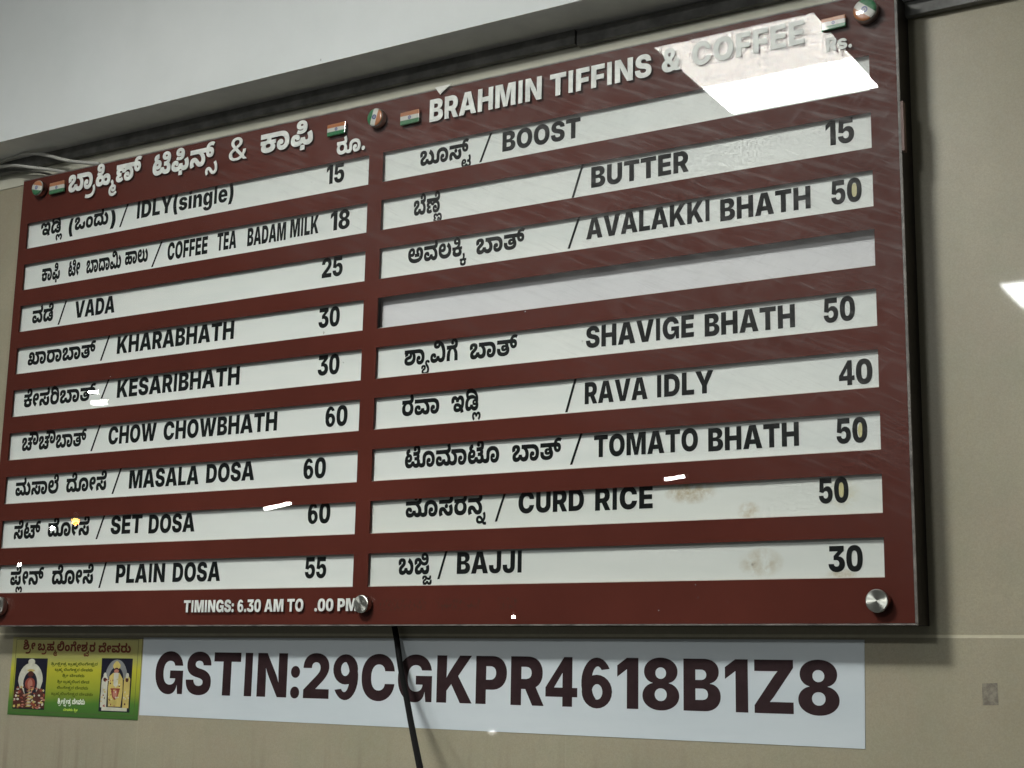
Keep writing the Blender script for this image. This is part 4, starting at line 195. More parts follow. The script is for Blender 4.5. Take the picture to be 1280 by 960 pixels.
# text: (group, kind, written text, x0, x1, baseline z, height, tilt, [(glyph, x, y)...], ink left, ink right, reference height)
TEXTS = [
 (('L', 0), 'kannada', 'ಇಡ್ಲಿ', 0.0378, 0.1096, 0.8217, 0.0305, 0.0000, 'k11,0,0 k216,855,0 k124,1732,0', 22, 1850, 581),
 (('L', 0), 'kannada', '(', 0.1301, 0.1443, 0.8125, 0.0350, 0.0000, 'i28,0,0', 49, 349, 727),
 (('L', 0), 'kannada', 'ಒಂದು', 0.1487, 0.2550, 0.8194, 0.0305, 0.0000, 'k20,0,0 k6,908,0 k40,1540,0 k63,2392,0', 22, 2735, 581),
 (('L', 0), 'kannada', ')', 0.2619, 0.2781, 0.8127, 0.0350, 0.0000, 'i29,0,0', 42, 342, 727),
 (('L', 0), 'english', 'IDLY(single)', 0.3437, 0.6233, 0.8181, 0.0390, 0.0000, 'i49,0,0 i44,314,0 i4c,1037,0 i59,1602,0 i28,2373,0 i73,2763,0 i69,3348,0 i6e,3642,0 i67,4288,0 i6c,4934,0 i65,5226,0 i29,5831,0', 72, 6173, 727),
 (('L', 0), 'price', '15', 0.8718, 0.9164, 0.8132, 0.0405, 0.0000, 'i31,0,0 i35,450,0', 44, 1056, 727),
 (('L', 0), "slash", "/", 0.2935, 0.8063, 0.3143, 0.8590),
 (('L', 1), 'kannada', 'ಕಾಫಿ', 0.0539, 0.1127, 0.7104, 0.0305, 0.0000, 'k134,0,0 k60,671,0 k225,1205,0', 35, 2077, 581),
 (('L', 1), 'kannada', 'ಟೀ', 0.1397, 0.1768, 0.7111, 0.0305, 0.0000, 'k214,0,0 k74,955,0', 32, 1441, 581),
 (('L', 1), 'kannada', 'ಬಾದಾಮಿ', 0.1970, 0.3050, 0.7114, 0.0305, 0.0000, 'k154,0,0 k60,943,0 k149,1477,0 k60,2329,0 k228,2863,0', 22, 4163, 581),
 (('L', 1), 'kannada', 'ಹಾಲು', 0.3168, 0.3854, 0.7155, 0.0305, 0.0000, 'k165,0,0 k60,900,0 k51,1434,0 k63,2282,0', 31, 2626, 581),
 (('L', 1), 'english', 'COFFEE', 0.4438, 0.5586, 0.7099, 0.0390, 0.0000, 'i43,0,0 i4f,747,0 i46,1522,0 i46,2106,0 i45,2690,0 i45,3302,0', 35, 3871, 727),
 (('L', 1), 'english', 'TEA', 0.5854, 0.6386, 0.7116, 0.0390, 0.0000, 'i54,0,0 i45,685,0 i41,1297,0', 28, 2063, 727),
 (('L', 1), 'english', 'BADAM', 0.6692, 0.7719, 0.7107, 0.0390, 0.0000, 'i42,0,0 i41,667,0 i44,1457,0 i41,2180,0 i4d,2970,0', 49, 3874, 727),
 (('L', 1), 'english', 'MILK', 0.7833, 0.8567, 0.7131, 0.0390, 0.0000, 'i4d,0,0 i49,954,0 i4c,1268,0 i4b,1833,0', 49, 2564, 727),
 (('L', 1), 'price', '18', 0.8872, 0.9354, 0.7129, 0.0405, 0.0000, 'i31,0,0 i38,450,0', 44, 1074, 727),
 (('L', 1), "slash", "/", 0.3999, 0.7003, 0.4246, 0.7548),
 (('L', 2), 'kannada', 'ವಡೆ', 0.0335, 0.1014, 0.6134, 0.0305, 0.0000, 'k53,0,0 k250,913,0', 30, 1759, 581),
 (('L', 2), 'english', 'VADA', 0.1709, 0.2952, 0.6106, 0.0390, 0.0000, 'i56,0,0 i41,790,0 i44,1580,0 i41,2302,0', 23, 3069, 727),
 (('L', 2), 'price', '25', 0.8701, 0.9223, 0.6167, 0.0405, 0.0000, 'i32,0,0 i35,645,0', 39, 1251, 727),
 (('L', 2), "slash", "/", 0.1209, 0.6012, 0.1407, 0.6549),
 (('L', 3), 'kannada', 'ಖಾರಾಬಾತ್', 0.0304, 0.2458, 0.5153, 0.0305, 0.0000, 'k135,0,0 k60,980,0 k158,1514,0 k60,2230,0 k154,2764,0 k60,3707,0 k183,4241,0', 21, 5371, 581),
 (('L', 3), 'english', 'KHARABHATH', 0.3117, 0.6460, 0.5152, 0.0390, 0.0000, 'i4b,0,0 i48,755,0 i41,1505,0 i52,2295,0 i41,2961,0 i42,3751,0 i48,4419,0 i41,5168,0 i54,5958,0 i48,6643,0', 49, 7343, 727),
 (('L', 3), 'price', '30', 0.8677, 0.9202, 0.5139, 0.0405, 0.0000, 'i33,0,0 i30,645,0', 25, 1262, 727),
 (('L', 3), "slash", "/", 0.2641, 0.5045, 0.2856, 0.5592),
 (('L', 4), 'kannada', 'ಕೇಸರಿಬಾತ್', 0.0288, 0.2557, 0.4180, 0.0305, 0.0000, 'k240,0,0 k74,671,0 k56,1179,0 k230,1978,0 k154,2693,0 k60,3636,0 k183,4170,0', 35, 5300, 581),
 (('L', 4), 'english', 'KESARIBHATH', 0.3212, 0.6681, 0.4167, 0.0390, 0.0000, 'i4b,0,0 i45,755,0 i53,1367,0 i41,2032,0 i52,2822,0 i49,3489,0 i42,3803,0 i48,4470,0 i41,5220,0 i54,6010,0 i48,6694,0', 49, 7395, 727),
 (('L', 4), 'price', '30', 0.8710, 0.9245, 0.4168, 0.0405, 0.0000, 'i33,0,0 i30,645,0', 25, 1262, 727),
 (('L', 4), "slash", "/", 0.2751, 0.4195, 0.2949, 0.4641),
 (('L', 5), 'kannada', 'ಚೌಚೌಬಾತ್', 0.0342, 0.2378, 0.3178, 0.0305, 0.0000, 'k138,0,0 k72,948,0 k138,1477,0 k72,2425,0 k154,2954,0 k60,3897,0 k183,4432,0', 22, 5561, 581),
 (('L', 5), 'english', 'CHOW', 0.3048, 0.4455, 0.3151, 0.0390, 0.0000, 'i43,0,0 i48,747,0 i4f,1496,0 i57,2271,0', 35, 3326, 727),
 (('L', 5), 'english', 'CHOWBHATH', 0.4662, 0.7736, 0.3142, 0.0390, 0.0000, 'i43,0,0 i48,747,0 i4f,1496,0 i57,2271,0 i42,3349,0 i48,4016,0 i41,4766,0 i54,5556,0 i48,6240,0', 35, 6941, 727),
 (('L', 5), 'price', '60', 0.8955, 0.9493, 0.3123, 0.0405, 0.0000, 'i36,0,0 i30,612,0', 38, 1230, 727),
 (('L', 5), "slash", "/", 0.2551, 0.3042, 0.2773, 0.3609),
 (('L', 6), 'kannada', 'ಮಸಾಲೆ', 0.0254, 0.1620, 0.2168, 0.0305, 0.0000, 'k47,0,0 k164,1291,0 k60,2089,0 k265,2624,0', 30, 3469, 581),
 (('L', 6), 'kannada', 'ದೋಸೆ', 0.1868, 0.3084, 0.2173, 0.0305, 0.0000, 'k255,0,0 k64,851,0 k74,1714,0 k270,2222,0', 35, 2987, 581),
 (('L', 6), 'english', 'MASALA', 0.3758, 0.5726, 0.2161, 0.0390, 0.0000, 'i4d,0,0 i41,954,0 i53,1743,0 i41,2408,0 i4c,3198,0 i41,3764,0', 49, 4530, 727),
 (('L', 6), 'english', 'DOSA', 0.5932, 0.7209, 0.2171, 0.0390, 0.0000, 'i44,0,0 i4f,723,0 i53,1497,0 i41,2162,0', 49, 2929, 727),
 (('L', 6), 'price', '60', 0.8466, 0.9019, 0.2123, 0.0405, 0.0000, 'i36,0,0 i30,612,0', 38, 1230, 727),
 (('L', 6), "slash", "/", 0.3285, 0.2072, 0.3502, 0.2638),
 (('L', 7), 'kannada', 'ಸೆಟ್', 0.0320, 0.1164, 0.1198, 0.0305, 0.0000, 'k270,0,0 k178,799,0', 30, 2163, 581),
 (('L', 7), 'kannada', 'ದೋಸೆ', 0.1400, 0.2666, 0.1217, 0.0305, 0.0000, 'k255,0,0 k64,851,0 k74,1714,0 k270,2222,0', 35, 2987, 581),
 (('L', 7), 'english', 'SET', 0.3310, 0.4217, 0.1208, 0.0390, 0.0000, 'i53,0,0 i45,665,0 i54,1277,0', 30, 1933, 727),
 (('L', 7), 'english', 'DOSA', 0.4412, 0.5694, 0.1189, 0.0390, 0.0000, 'i44,0,0 i4f,723,0 i53,1497,0 i41,2162,0', 49, 2929, 727),
 (('L', 7), 'price', '60', 0.8626, 0.9173, 0.1237, 0.0405, 0.0000, 'i36,0,0 i30,612,0', 38, 1230, 727),
 (('L', 7), "slash", "/", 0.2904, 0.1118, 0.3112, 0.1659),
 (('L', 8), 'kannada', 'ಪ್ಲೇನ್', 0.0327, 0.1380, 0.0180, 0.0305, 0.0000, 'k258,0,0 k124,913,0 k74,967,0 k187,1476,0', 30, 2678, 581),
 (('L', 8), 'kannada', 'ದೋಸೆ', 0.1642, 0.2892, 0.0177, 0.0305, 0.0000, 'k255,0,0 k64,851,0 k74,1714,0 k270,2222,0', 35, 2987, 581),
 (('L', 8), 'english', 'PLAIN', 0.3563, 0.4952, 0.0173, 0.0390, 0.0000, 'i50,0,0 i4c,655,0 i41,1221,0 i49,2011,0 i4e,2325,0', 49, 3044, 727),
 (('L', 8), 'english', 'DOSA', 0.5173, 0.6459, 0.0172, 0.0390, 0.0000, 'i44,0,0 i4f,723,0 i53,1497,0 i41,2162,0', 49, 2929, 727),
 (('L', 8), 'price', '55', 0.8617, 0.9132, 0.0186, 0.0405, 0.0000, 'i35,0,0 i35,645,0', 32, 1251, 727),
 (('L', 8), "slash", "/", 0.3092, 0.0080, 0.3249, 0.0633),
 (('R', 0), 'kannada', 'ಬೂಸ್ಟ್', 1.1017, 1.2201, 0.8142, 0.0305, 0.0000, 'k45,0,0 k64,932,0 k201,1794,0 k106,2980,0', 22, 3146, 581),
 (('R', 0), 'english', 'BOOST', 1.2900, 1.4570, 0.8115, 0.0390, 0.0000, 'i42,0,0 i4f,667,0 i4f,1442,0 i53,2217,0 i54,2882,0', 49, 3537, 727),
 (('R', 0), "slash", "/", 1.2413, 0.7990, 1.2641, 0.8535),
 (('R', 1), 'kannada', 'ಬೆಣ್ಣೆ', 1.0903, 1.1564, 0.7148, 0.0305, 0.0000, 'k260,0,0 k252,943,0 k110,1974,0', 22, 2102, 581),
 (('R', 1), 'english', 'BUTTER', 1.4802, 1.6725, 0.7102, 0.0390, 0.0000, 'i42,0,0 i55,667,0 i54,1390,0 i54,2075,0 i45,2759,0 i52,3371,0', 49, 4024, 727),
 (('R', 1), 'price', '15', 1.9203, 1.9687, 0.7130, 0.0430, 0.0000, 'i31,0,0 i35,450,0', 44, 1056, 727),
 (('R', 1), "slash", "/", 1.4425, 0.6971, 1.4633, 0.7602),
 (('R', 2), 'kannada', 'ಅವಲಕ್ಕಿ', 1.0807, 1.2148, 0.6194, 0.0305, 0.0000, 'k9,0,0 k53,1010,0 k51,1924,0 k206,2772,0 k96,3439,0', 28, 3674, 581),
 (('R', 2), 'kannada', 'ಬಾತ್', 1.2363, 1.3427, 0.6172, 0.0305, 0.0000, 'k154,0,0 k60,943,0 k183,1477,0', 22, 2607, 581),
 (('R', 2), 'english', 'AVALAKKI', 1.4713, 1.7109, 0.6144, 0.0390, 0.0000, 'i41,0,0 i56,790,0 i41,1580,0 i4c,2370,0 i41,2935,0 i4b,3725,0 i4b,4480,0 i49,5235,0', 23, 5477, 727),
 (('R', 2), 'english', 'BHATH', 1.7308, 1.8918, 0.6104, 0.0390, 0.0000, 'i42,0,0 i48,667,0 i41,1417,0 i54,2207,0 i48,2891,0', 49, 3592, 727),
 (('R', 2), 'price', '50', 1.9274, 1.9785, 0.6100, 0.0405, 0.0000, 'i35,0,0 i30,645,0', 32, 1262, 727),
 (('R', 2), "slash", "/", 1.4354, 0.6020, 1.4569, 0.6608),
 (('R', 4), 'kannada', 'ಶ್ಯಾವಿಗೆ', 1.0802, 1.2011, 0.4177, 0.0305, 0.0000, 'k162,0,0 k60,742,0 k121,1277,0 k233,1568,0 k242,2518,0', 31, 3203, 581),
 (('R', 4), 'kannada', 'ಬಾತ್', 1.2277, 1.3313, 0.4163, 0.0305, 0.0000, 'k154,0,0 k60,943,0 k183,1477,0', 22, 2607, 581),
 (('R', 4), 'english', 'SHAVIGE', 1.4724, 1.6805, 0.4136, 0.0390, 0.0000, 'i53,0,0 i48,665,0 i41,1415,0 i56,2204,0 i49,2994,0 i47,3308,0 i45,4071,0', 30, 4639, 727),
 (('R', 4), 'english', 'BHATH', 1.7004, 1.8608, 0.4113, 0.0390, 0.0000, 'i42,0,0 i48,667,0 i41,1417,0 i54,2207,0 i48,2891,0', 49, 3592, 727),
 (('R', 4), 'price', '50', 1.9098, 1.9618, 0.4124, 0.0405, 0.0000, 'i35,0,0 i30,645,0', 32, 1262, 727),
 (('R', 5), 'kannada', 'ರವಾ', 1.0784, 1.1631, 0.3202, 0.0305, 0.0000, 'k49,0,0 k161,715,0 k60,1629,0', 35, 2128, 581),
 (('R', 5), 'kannada', 'ಇಡ್ಲಿ', 1.1899, 1.2547, 0.3195, 0.0305, 0.0000, 'k11,0,0 k216,855,0 k124,1732,0', 22, 1850, 581),
 (('R', 5), 'english', 'RAVA', 1.4710, 1.5932, 0.3127, 0.0390, 0.0000, 'i52,0,0 i41,667,0 i56,1457,0 i41,2247,0', 49, 3013, 727),
 (('R', 5), 'english', 'IDLY', 1.6114, 1.7156, 0.3135, 0.0390, 0.0000, 'i49,0,0 i44,314,0 i4c,1037,0 i59,1602,0', 72, 2350, 727),
 (('R', 5), 'price', '40', 1.9326, 1.9874, 0.3065, 0.0405, 0.0000, 'i34,0,0 i30,612,0', 15, 1230, 727),
 (('R', 5), "slash", "/", 1.4342, 0.3011, 1.4528, 0.3624),
 (('R', 6), 'kannada', 'ಟೊಮಾಟೊ', 1.0888, 1.2966, 0.2202, 0.0305, 0.0000, 'k248,0,0 k64,959,0 k156,1821,0 k60,3112,0 k248,3647,0 k64,4606,0', 32, 5435, 581),
 (('R', 6), 'kannada', 'ಬಾತ್', 1.3236, 1.4256, 0.2188, 0.0305, 0.0000, 'k154,0,0 k60,943,0 k183,1477,0', 22, 2607, 581),
 (('R', 6), 'english', 'TOMATO', 1.4901, 1.6866, 0.2169, 0.0390, 0.0000, 'i54,0,0 i4f,685,0 i4d,1459,0 i41,2413,0 i54,3203,0 i4f,3887,0', 28, 4626, 727),
 (('R', 6), 'english', 'BHATH', 1.7054, 1.8637, 0.2143, 0.0390, 0.0000, 'i42,0,0 i48,667,0 i41,1417,0 i54,2207,0 i48,2891,0', 49, 3592, 727),
 (('R', 6), 'price', '50', 1.9263, 1.9763, 0.2129, 0.0405, 0.0000, 'i35,0,0 i30,645,0', 32, 1262, 727),
 (('R', 6), "slash", "/", 1.4450, 0.2068, 1.4659, 0.2638),
 (('R', 7), 'kannada', 'ಮೊಸರನ್ನ', 1.0943, 1.2717, 0.1274, 0.0305, 0.0000, 'k283,0,0 k56,1776,0 k49,2575,0 k42,3290,0 k115,4090,0', 30, 4271, 581),
 (('R', 7), 'english', 'CURD', 1.3389, 1.4712, 0.1251, 0.0390, 0.0000, 'i43,0,0 i55,747,0 i52,1469,0 i44,2136,0', 35, 2823, 727),
 (('R', 7), 'english', 'RICE', 1.4932, 1.6030, 0.1239, 0.0390, 0.0000, 'i52,0,0 i49,667,0 i43,981,0 i45,1728,0', 49, 2296, 727),
 (('R', 7), 'price', '50', 1.8950, 1.9434, 0.1190, 0.0405, 0.0000, 'i35,0,0 i30,645,0', 32, 1262, 727),
 (('R', 7), "slash", "/", 1.2924, 0.1126, 1.3113, 0.1666),
 (('R', 8), 'kannada', 'ಬಜ್ಜಿ', 1.0821, 1.1572, 0.0215, 0.0305, 0.0000, 'k45,0,0 k212,932,0 k103,1839,0', 22, 1978, 581),
 (('R', 8), 'english', 'BAJJI', 1.2113, 1.3475, 0.0205, 0.0390, 0.0000, 'i42,0,0 i41,667,0 i4a,1457,0 i4a,2052,0 i49,2646,0', 49, 2888, 727),
 (('R', 8), 'price', '30', 1.9082, 1.9635, 0.0106, 0.0405, 0.0000, 'i33,0,0 i30,645,0', 25, 1262, 727),
 (('R', 8), "slash", "/", 1.1716, 0.0118, 1.1890, 0.0667),
 (('title', 0), 'kannada', 'ಬ್ರಾಹ್ಮಿಣ್', 0.1348, 0.3625, 0.9068, 0.0410, 0.0000, 'k154,0,0 k60,943,0 k122,1477,0 k237,1617,0 k120,2511,0 k182,2779,0', 22, 4212, 581),
 (('title', 0), 'kannada', 'ಟಿಫಿನ್ಸ್', 0.3977, 0.5867, 0.9035, 0.0403, 0.0000, 'k214,0,0 k225,955,0 k187,1859,0 k129,3045,0', 32, 3231, 581),
 (('title', 0), 'english', '&', 0.6184, 0.6681, 0.8996, 0.0507, 0.0000, 'i45026,0,0', 49, 635, 727),
 (('title', 0), 'kannada', 'ಕಾಫಿ', 0.7050, 0.8437, 0.9027, 0.0420, 0.0000, 'k134,0,0 k60,671,0 k225,1205,0', 35, 2077, 581),
 (('title', 0), 'kannada', 'ರೂ.', 0.9070, 0.9770, 0.8656, 0.0275, 0.0000, 'k49,0,0 k64,715,0 i2e,1578,0', 35, 1810, 581),
 (('title', 0), 'english', 'BRAHMIN', 1.1316, 1.3824, 0.8944, 0.0456, 0.0000, 'i42,0,0 i52,667,0 i41,1334,0 i48,2124,0 i4d,2874,0 i49,3827,0 i4e,4141,0', 49, 4861, 727),
 (('title', 0), 'english', 'TIFFINS', 1.4003, 1.6081, 0.8945, 0.0435, 0.0000, 'i54,0,0 i49,685,0 i46,999,0 i46,1583,0 i49,2167,0 i4e,2481,0 i53,3250,0', 28, 3884, 727),
 (('title', 0), 'english', '&', 1.6284, 1.6649, 0.8956, 0.0439, 0.0000, 'i26,0,0', 31, 698, 727),
 (('title', 0), 'english', 'COFFEE', 1.6863, 1.8929, 0.8959, 0.0434, 0.0000, 'i43,0,0 i4f,747,0 i46,1522,0 i46,2106,0 i45,2690,0 i45,3302,0', 35, 3871, 727),
 (('title', 0), 'english', 'Rs.', 1.9300, 1.9738, 0.8716, 0.0248, 0.0000, 'i52,0,0 i73,667,0 i2e,1252,0', 49, 1484, 727),
 (('foot', 0), 'english', 'TIMINGS: 6.30 AM TO', 0.5673, 0.8735, -0.0453, 0.0240, 0.0000, 'i54,0,0 i49,685,0 i4d,999,0 i49,1952,0 i4e,2266,0 i47,3035,0 i53,3797,0 i3a,4462,0 i36,4991,0 i2e,5603,0 i33,5871,0 i30,6516,0 i41,7421,0 i4d,8211,0 i54,9424,0 i4f,10109,0', 28, 10847, 727),
 (('foot', 0), 'english', '.00 PM', 0.9005, 1.0006, -0.0450, 0.0234, 0.0000, 'i2e,0,0 i30,269,0 i30,913,0 i50,1818,0 i4d,2473,0', 35, 3378, 727),
 (('gst', 0), 'english', 'GSTIN:29CGKPR4618B1Z8', 0.4294, 1.9009, -0.2078, 0.0853, -0.0021, 'i47,0,0 i53,762,0 i54,1427,0 i49,2112,0 i4e,2426,0 i3a,3195,0 i32,3463,0 i39,4108,0 i43,4720,0 i47,5467,0 i4b,6229,0 i50,6984,0 i52,7639,0 i34,8306,0 i36,8918,0 i31,9530,0 i38,9980,0 i42,10625,0 i31,11292,0 i5a,11742,0 i38,12433,0', 35, 13058, 727),
 (('poster', 0), 'kannada', 'ಶ್ರೀ', 0.0242, 0.0627, -0.1211, 0.0158, 0.0000, 'k234,0,0 k122,737,0 k74,876,0', 29, 1362, 581),
 (('poster', 0), 'kannada', 'ಬ್ರಹ್ಮಲಿಂಗೇಶ್ವರ', 0.0705, 0.2489, -0.1225, 0.0157, -0.0119, 'k45,0,0 k122,932,0 k57,1072,0 k120,1971,0 k231,2240,0 k6,3134,0 k242,3767,0 k74,4498,0 k54,5006,0 k126,5749,0 k49,5909,0', 22, 6590, 581),
 (('poster', 0), 'kannada', 'ದೇವರು', 0.2588, 0.3546, -0.1254, 0.0153, 0.0000, 'k255,0,0 k74,851,0 k53,1360,0 k49,2273,0 k63,2988,0', 35, 3332, 581),
 (('poem', 0), 'kannada', 'ಶ್ರೀಕ್ಷೇತ್ರ ಬ್ರಹ್ಮಲಿಂಗೇಶ್ವರ', 0.1171, 0.2593, -0.1542, 0.0048, 0.0062, 'k234,0,0 k122,737,0 k74,876,0 k240,1385,0 k128,2055,0 k74,2164,0 k38,2673,0 k122,3399,0 k45,3799,0 k122,4730,0 k57,4870,0 k120,5770,0 k231,6038,0 k6,6933,0 k242,7565,0 k74,8296,0 k54,8805,0 k126,9547,0 k49,9708,0', 29, 10388, 581),
 (('poem', 0), 'kannada', 'ಬ್ರಹ್ಮ ಲಿಂಗೇಶ್ವರ ದೇವರು', 0.1297, 0.2461, -0.1661, 0.0048, 0.0000, 'k45,0,0 k122,932,0 k57,1072,0 k120,1971,0 k231,2500,0 k6,3394,0 k242,4027,0 k74,4758,0 k54,5266,0 k126,6009,0 k49,6169,0 k255,7145,0 k74,7996,0 k53,8504,0 k49,9418,0 k63,10133,0', 22, 10477, 581),
 (('poem', 0), 'kannada', 'ಶ್ರೀ ದೇವರು', 0.1547, 0.2221, -0.1786, 0.0048, 0.0000, 'k234,0,0 k122,737,0 k74,876,0 k255,1645,0 k74,2496,0 k53,3004,0 k49,3918,0 k63,4633,0', 29, 4977, 581),
 (('poem', 0), 'kannada', 'ಶ್ರೀ ಬ್ರಹ್ಮಲಿಂಗ ದೇವ', 0.1400, 0.2379, -0.1917, 0.0048, 0.0000, 'k234,0,0 k122,737,0 k74,876,0 k45,1645,0 k122,2576,0 k57,2716,0 k120,3616,0 k231,3884,0 k6,4779,0 k25,5412,0 k255,6403,0 k74,7254,0 k53,7762,0', 29, 8642, 581),
 (('poem', 0), 'kannada', 'ಲಿಂಗೇಶ್ವರ ದೇವರು', 0.1402, 0.2356, -0.2046, 0.0048, 0.0000, 'k231,0,0 k6,894,0 k242,1527,0 k74,2258,0 k54,2766,0 k126,3509,0 k49,3670,0 k255,4645,0 k74,5496,0 k53,6005,0 k49,6918,0 k63,7633,0', 30, 7977, 581),
 (('poem', 0), 'kannada', 'ಬ್ರಹ್ಮಲಿಂಗೇಶ್ವರ ದೇವರು', 0.1242, 0.2514, -0.2177, 0.0048, 0.0000, 'k45,0,0 k122,932,0 k57,1072,0 k120,1971,0 k231,2240,0 k6,3134,0 k242,3767,0 k74,4498,0 k54,5006,0 k126,5749,0 k49,5909,0 k255,6885,0 k74,7736,0 k53,8244,0 k49,9158,0 k63,9873,0', 22, 10217, 581),
 (('credit', 0), 'kannada', 'ಶ್ರೀಕ್ಷೇತ್ರ ದೇವರು', 0.1461, 0.2292, -0.2360, 0.0085, 0.0000, 'k234,0,0 k122,737,0 k74,876,0 k240,1385,0 k128,2055,0 k74,2164,0 k38,2673,0 k122,3399,0 k255,3799,0 k74,4650,0 k53,5158,0 k49,6072,0 k63,6787,0', 29, 7131, 581),
 (('credit', 0), 'kannada', 'ದೇವರು ಶ್ರೀ', 0.1650, 0.2090, -0.2508, 0.0041, 0.0000, 'k255,0,0 k74,851,0 k53,1360,0 k49,2273,0 k63,2988,0 k234,3626,0 k122,4362,0 k74,4502,0', 35, 4988, 581),
]
# ------------------------------------------------------------------ helpers
def tag(o, label=None, cat=None, group=None, kind=None):
    if label: o['label'] = label
    if cat: o['category'] = cat
    if group: o['group'] = group
    if kind: o['kind'] = kind
    return o

def empty(name, loc):
    o = bpy.data.objects.new(name, None)
    o.empty_display_size = 0.05
    o.location = loc
    COL.objects.link(o)
    return o

def link(name, me, mats, parent=None, origin=None):
    """origin: world point that becomes the object's origin (mesh is given in world coordinates)"""
    if origin is not None:
        me.transform(Matrix.Translation(-Vector(origin)))
    o = bpy.data.objects.new(name, me)
    for m in (mats if isinstance(mats, (list, tuple)) else [mats]):
        me.materials.append(m)
    COL.objects.link(o)
    if origin is not None:
        o.location = origin
    if parent is not None:
        base = Vector((0, 0, 0))
        p = parent
        while p is not None:
            base += p.location
            p = p.parent
        o.parent = parent
        o.location = o.location - base
    return o

def from_bm(bm, name):
    me = bpy.data.meshes.new(name)
    bm.normal_update()
    bm.to_mesh(me)
    bm.free()
    return me

def box(bm, x0, x1, y0, y1, z0, z1, mi=0):
    v = [bm.verts.new((x, y, z)) for x in (x0, x1) for y in (y0, y1) for z in (z0, z1)]
    fs = []
    for q in ((0, 1, 3, 2), (4, 6, 7, 5), (0, 4, 5, 1), (2, 3, 7, 6), (0, 2, 6, 4), (1, 5, 7, 3)):
        f = bm.faces.new([v[i] for i in q]); f.material_index = mi; fs.append(f)
    return v, fs

def bevel_all(bm, w, seg=2):
    bmesh.ops.bevel(bm, geom=list(bm.edges), offset=w, segments=seg, affect='EDGES', profile=0.5)

def poly_plate(bm, pts, y0, y1, mi=0):
    """flat plate in the x-z plane from outline pts (x,z), front at y0 (towards the viewer), back at y1"""
    a = [bm.verts.new((x, y0, z)) for x, z in pts]
    b = [bm.verts.new((x, y1, z)) for x, z in pts]
    n = len(pts)
    f = bm.faces.new(a); f.material_index = mi
    f = bm.faces.new(b[::-1]); f.material_index = mi
    for i in range(n):
        f = bm.faces.new((a[i], b[i], b[(i + 1) % n], a[(i + 1) % n])); f.material_index = mi

def tube(pts, rad, name, seg=10, sub=6):
    """smooth round tube along pts (Catmull-Rom)"""
    P = [Vector(p) for p in pts]
    Q = []
    for i in range(len(P) - 1):
        p0, p1, p2, p3 = P[max(i - 1, 0)], P[i], P[i + 1], P[min(i + 2, len(P) - 1)]
        for k in range(sub):
            t = k / sub
            Q.append(0.5 * ((2 * p1) + (p2 - p0) * t + (2 * p0 - 5 * p1 + 4 * p2 - p3) * t * t + (3 * p1 - p0 - 3 * p2 + p3) * t ** 3))
    Q.append(P[-1])
    bm = bmesh.new()
    rings = []
    for i, q in enumerate(Q):
        d = (Q[min(i + 1, len(Q) - 1)] - Q[max(i - 1, 0)]).normalized()
        u = d.cross(Vector((0, 1, 0.13))).normalized()
        w = d.cross(u)
        rings.append([bm.verts.new(q + rad * (math.cos(2 * math.pi * j / seg) * u + math.sin(2 * math.pi * j / seg) * w)) for j in range(seg)])
    for a, b in zip(rings, rings[1:]):
        for j in range(seg):
            f = bm.faces.new((a[j], a[(j + 1) % seg], b[(j + 1) % seg], b[j])); f.smooth = True
    bm.faces.new(rings[0]); bm.faces.new(rings[-1][::-1])
    return from_bm(bm, name)

# ------------------------------------------------------------------ materials
def mat(name, base=(0.5, 0.5, 0.5), rough=0.5, metal=0.0, spec=0.5, coat=0.0):
    m = bpy.data.materials.new(name)
    m.use_nodes = True
    b = m.node_tree.nodes['Principled BSDF']
    b.inputs['Base Color'].default_value = (*base, 1)
    b.inputs['Roughness'].default_value = rough
    b.inputs['Metallic'].default_value = metal
    b.inputs['Specular IOR Level'].default_value = spec
    b.inputs['Coat Weight'].default_value = coat
    return m

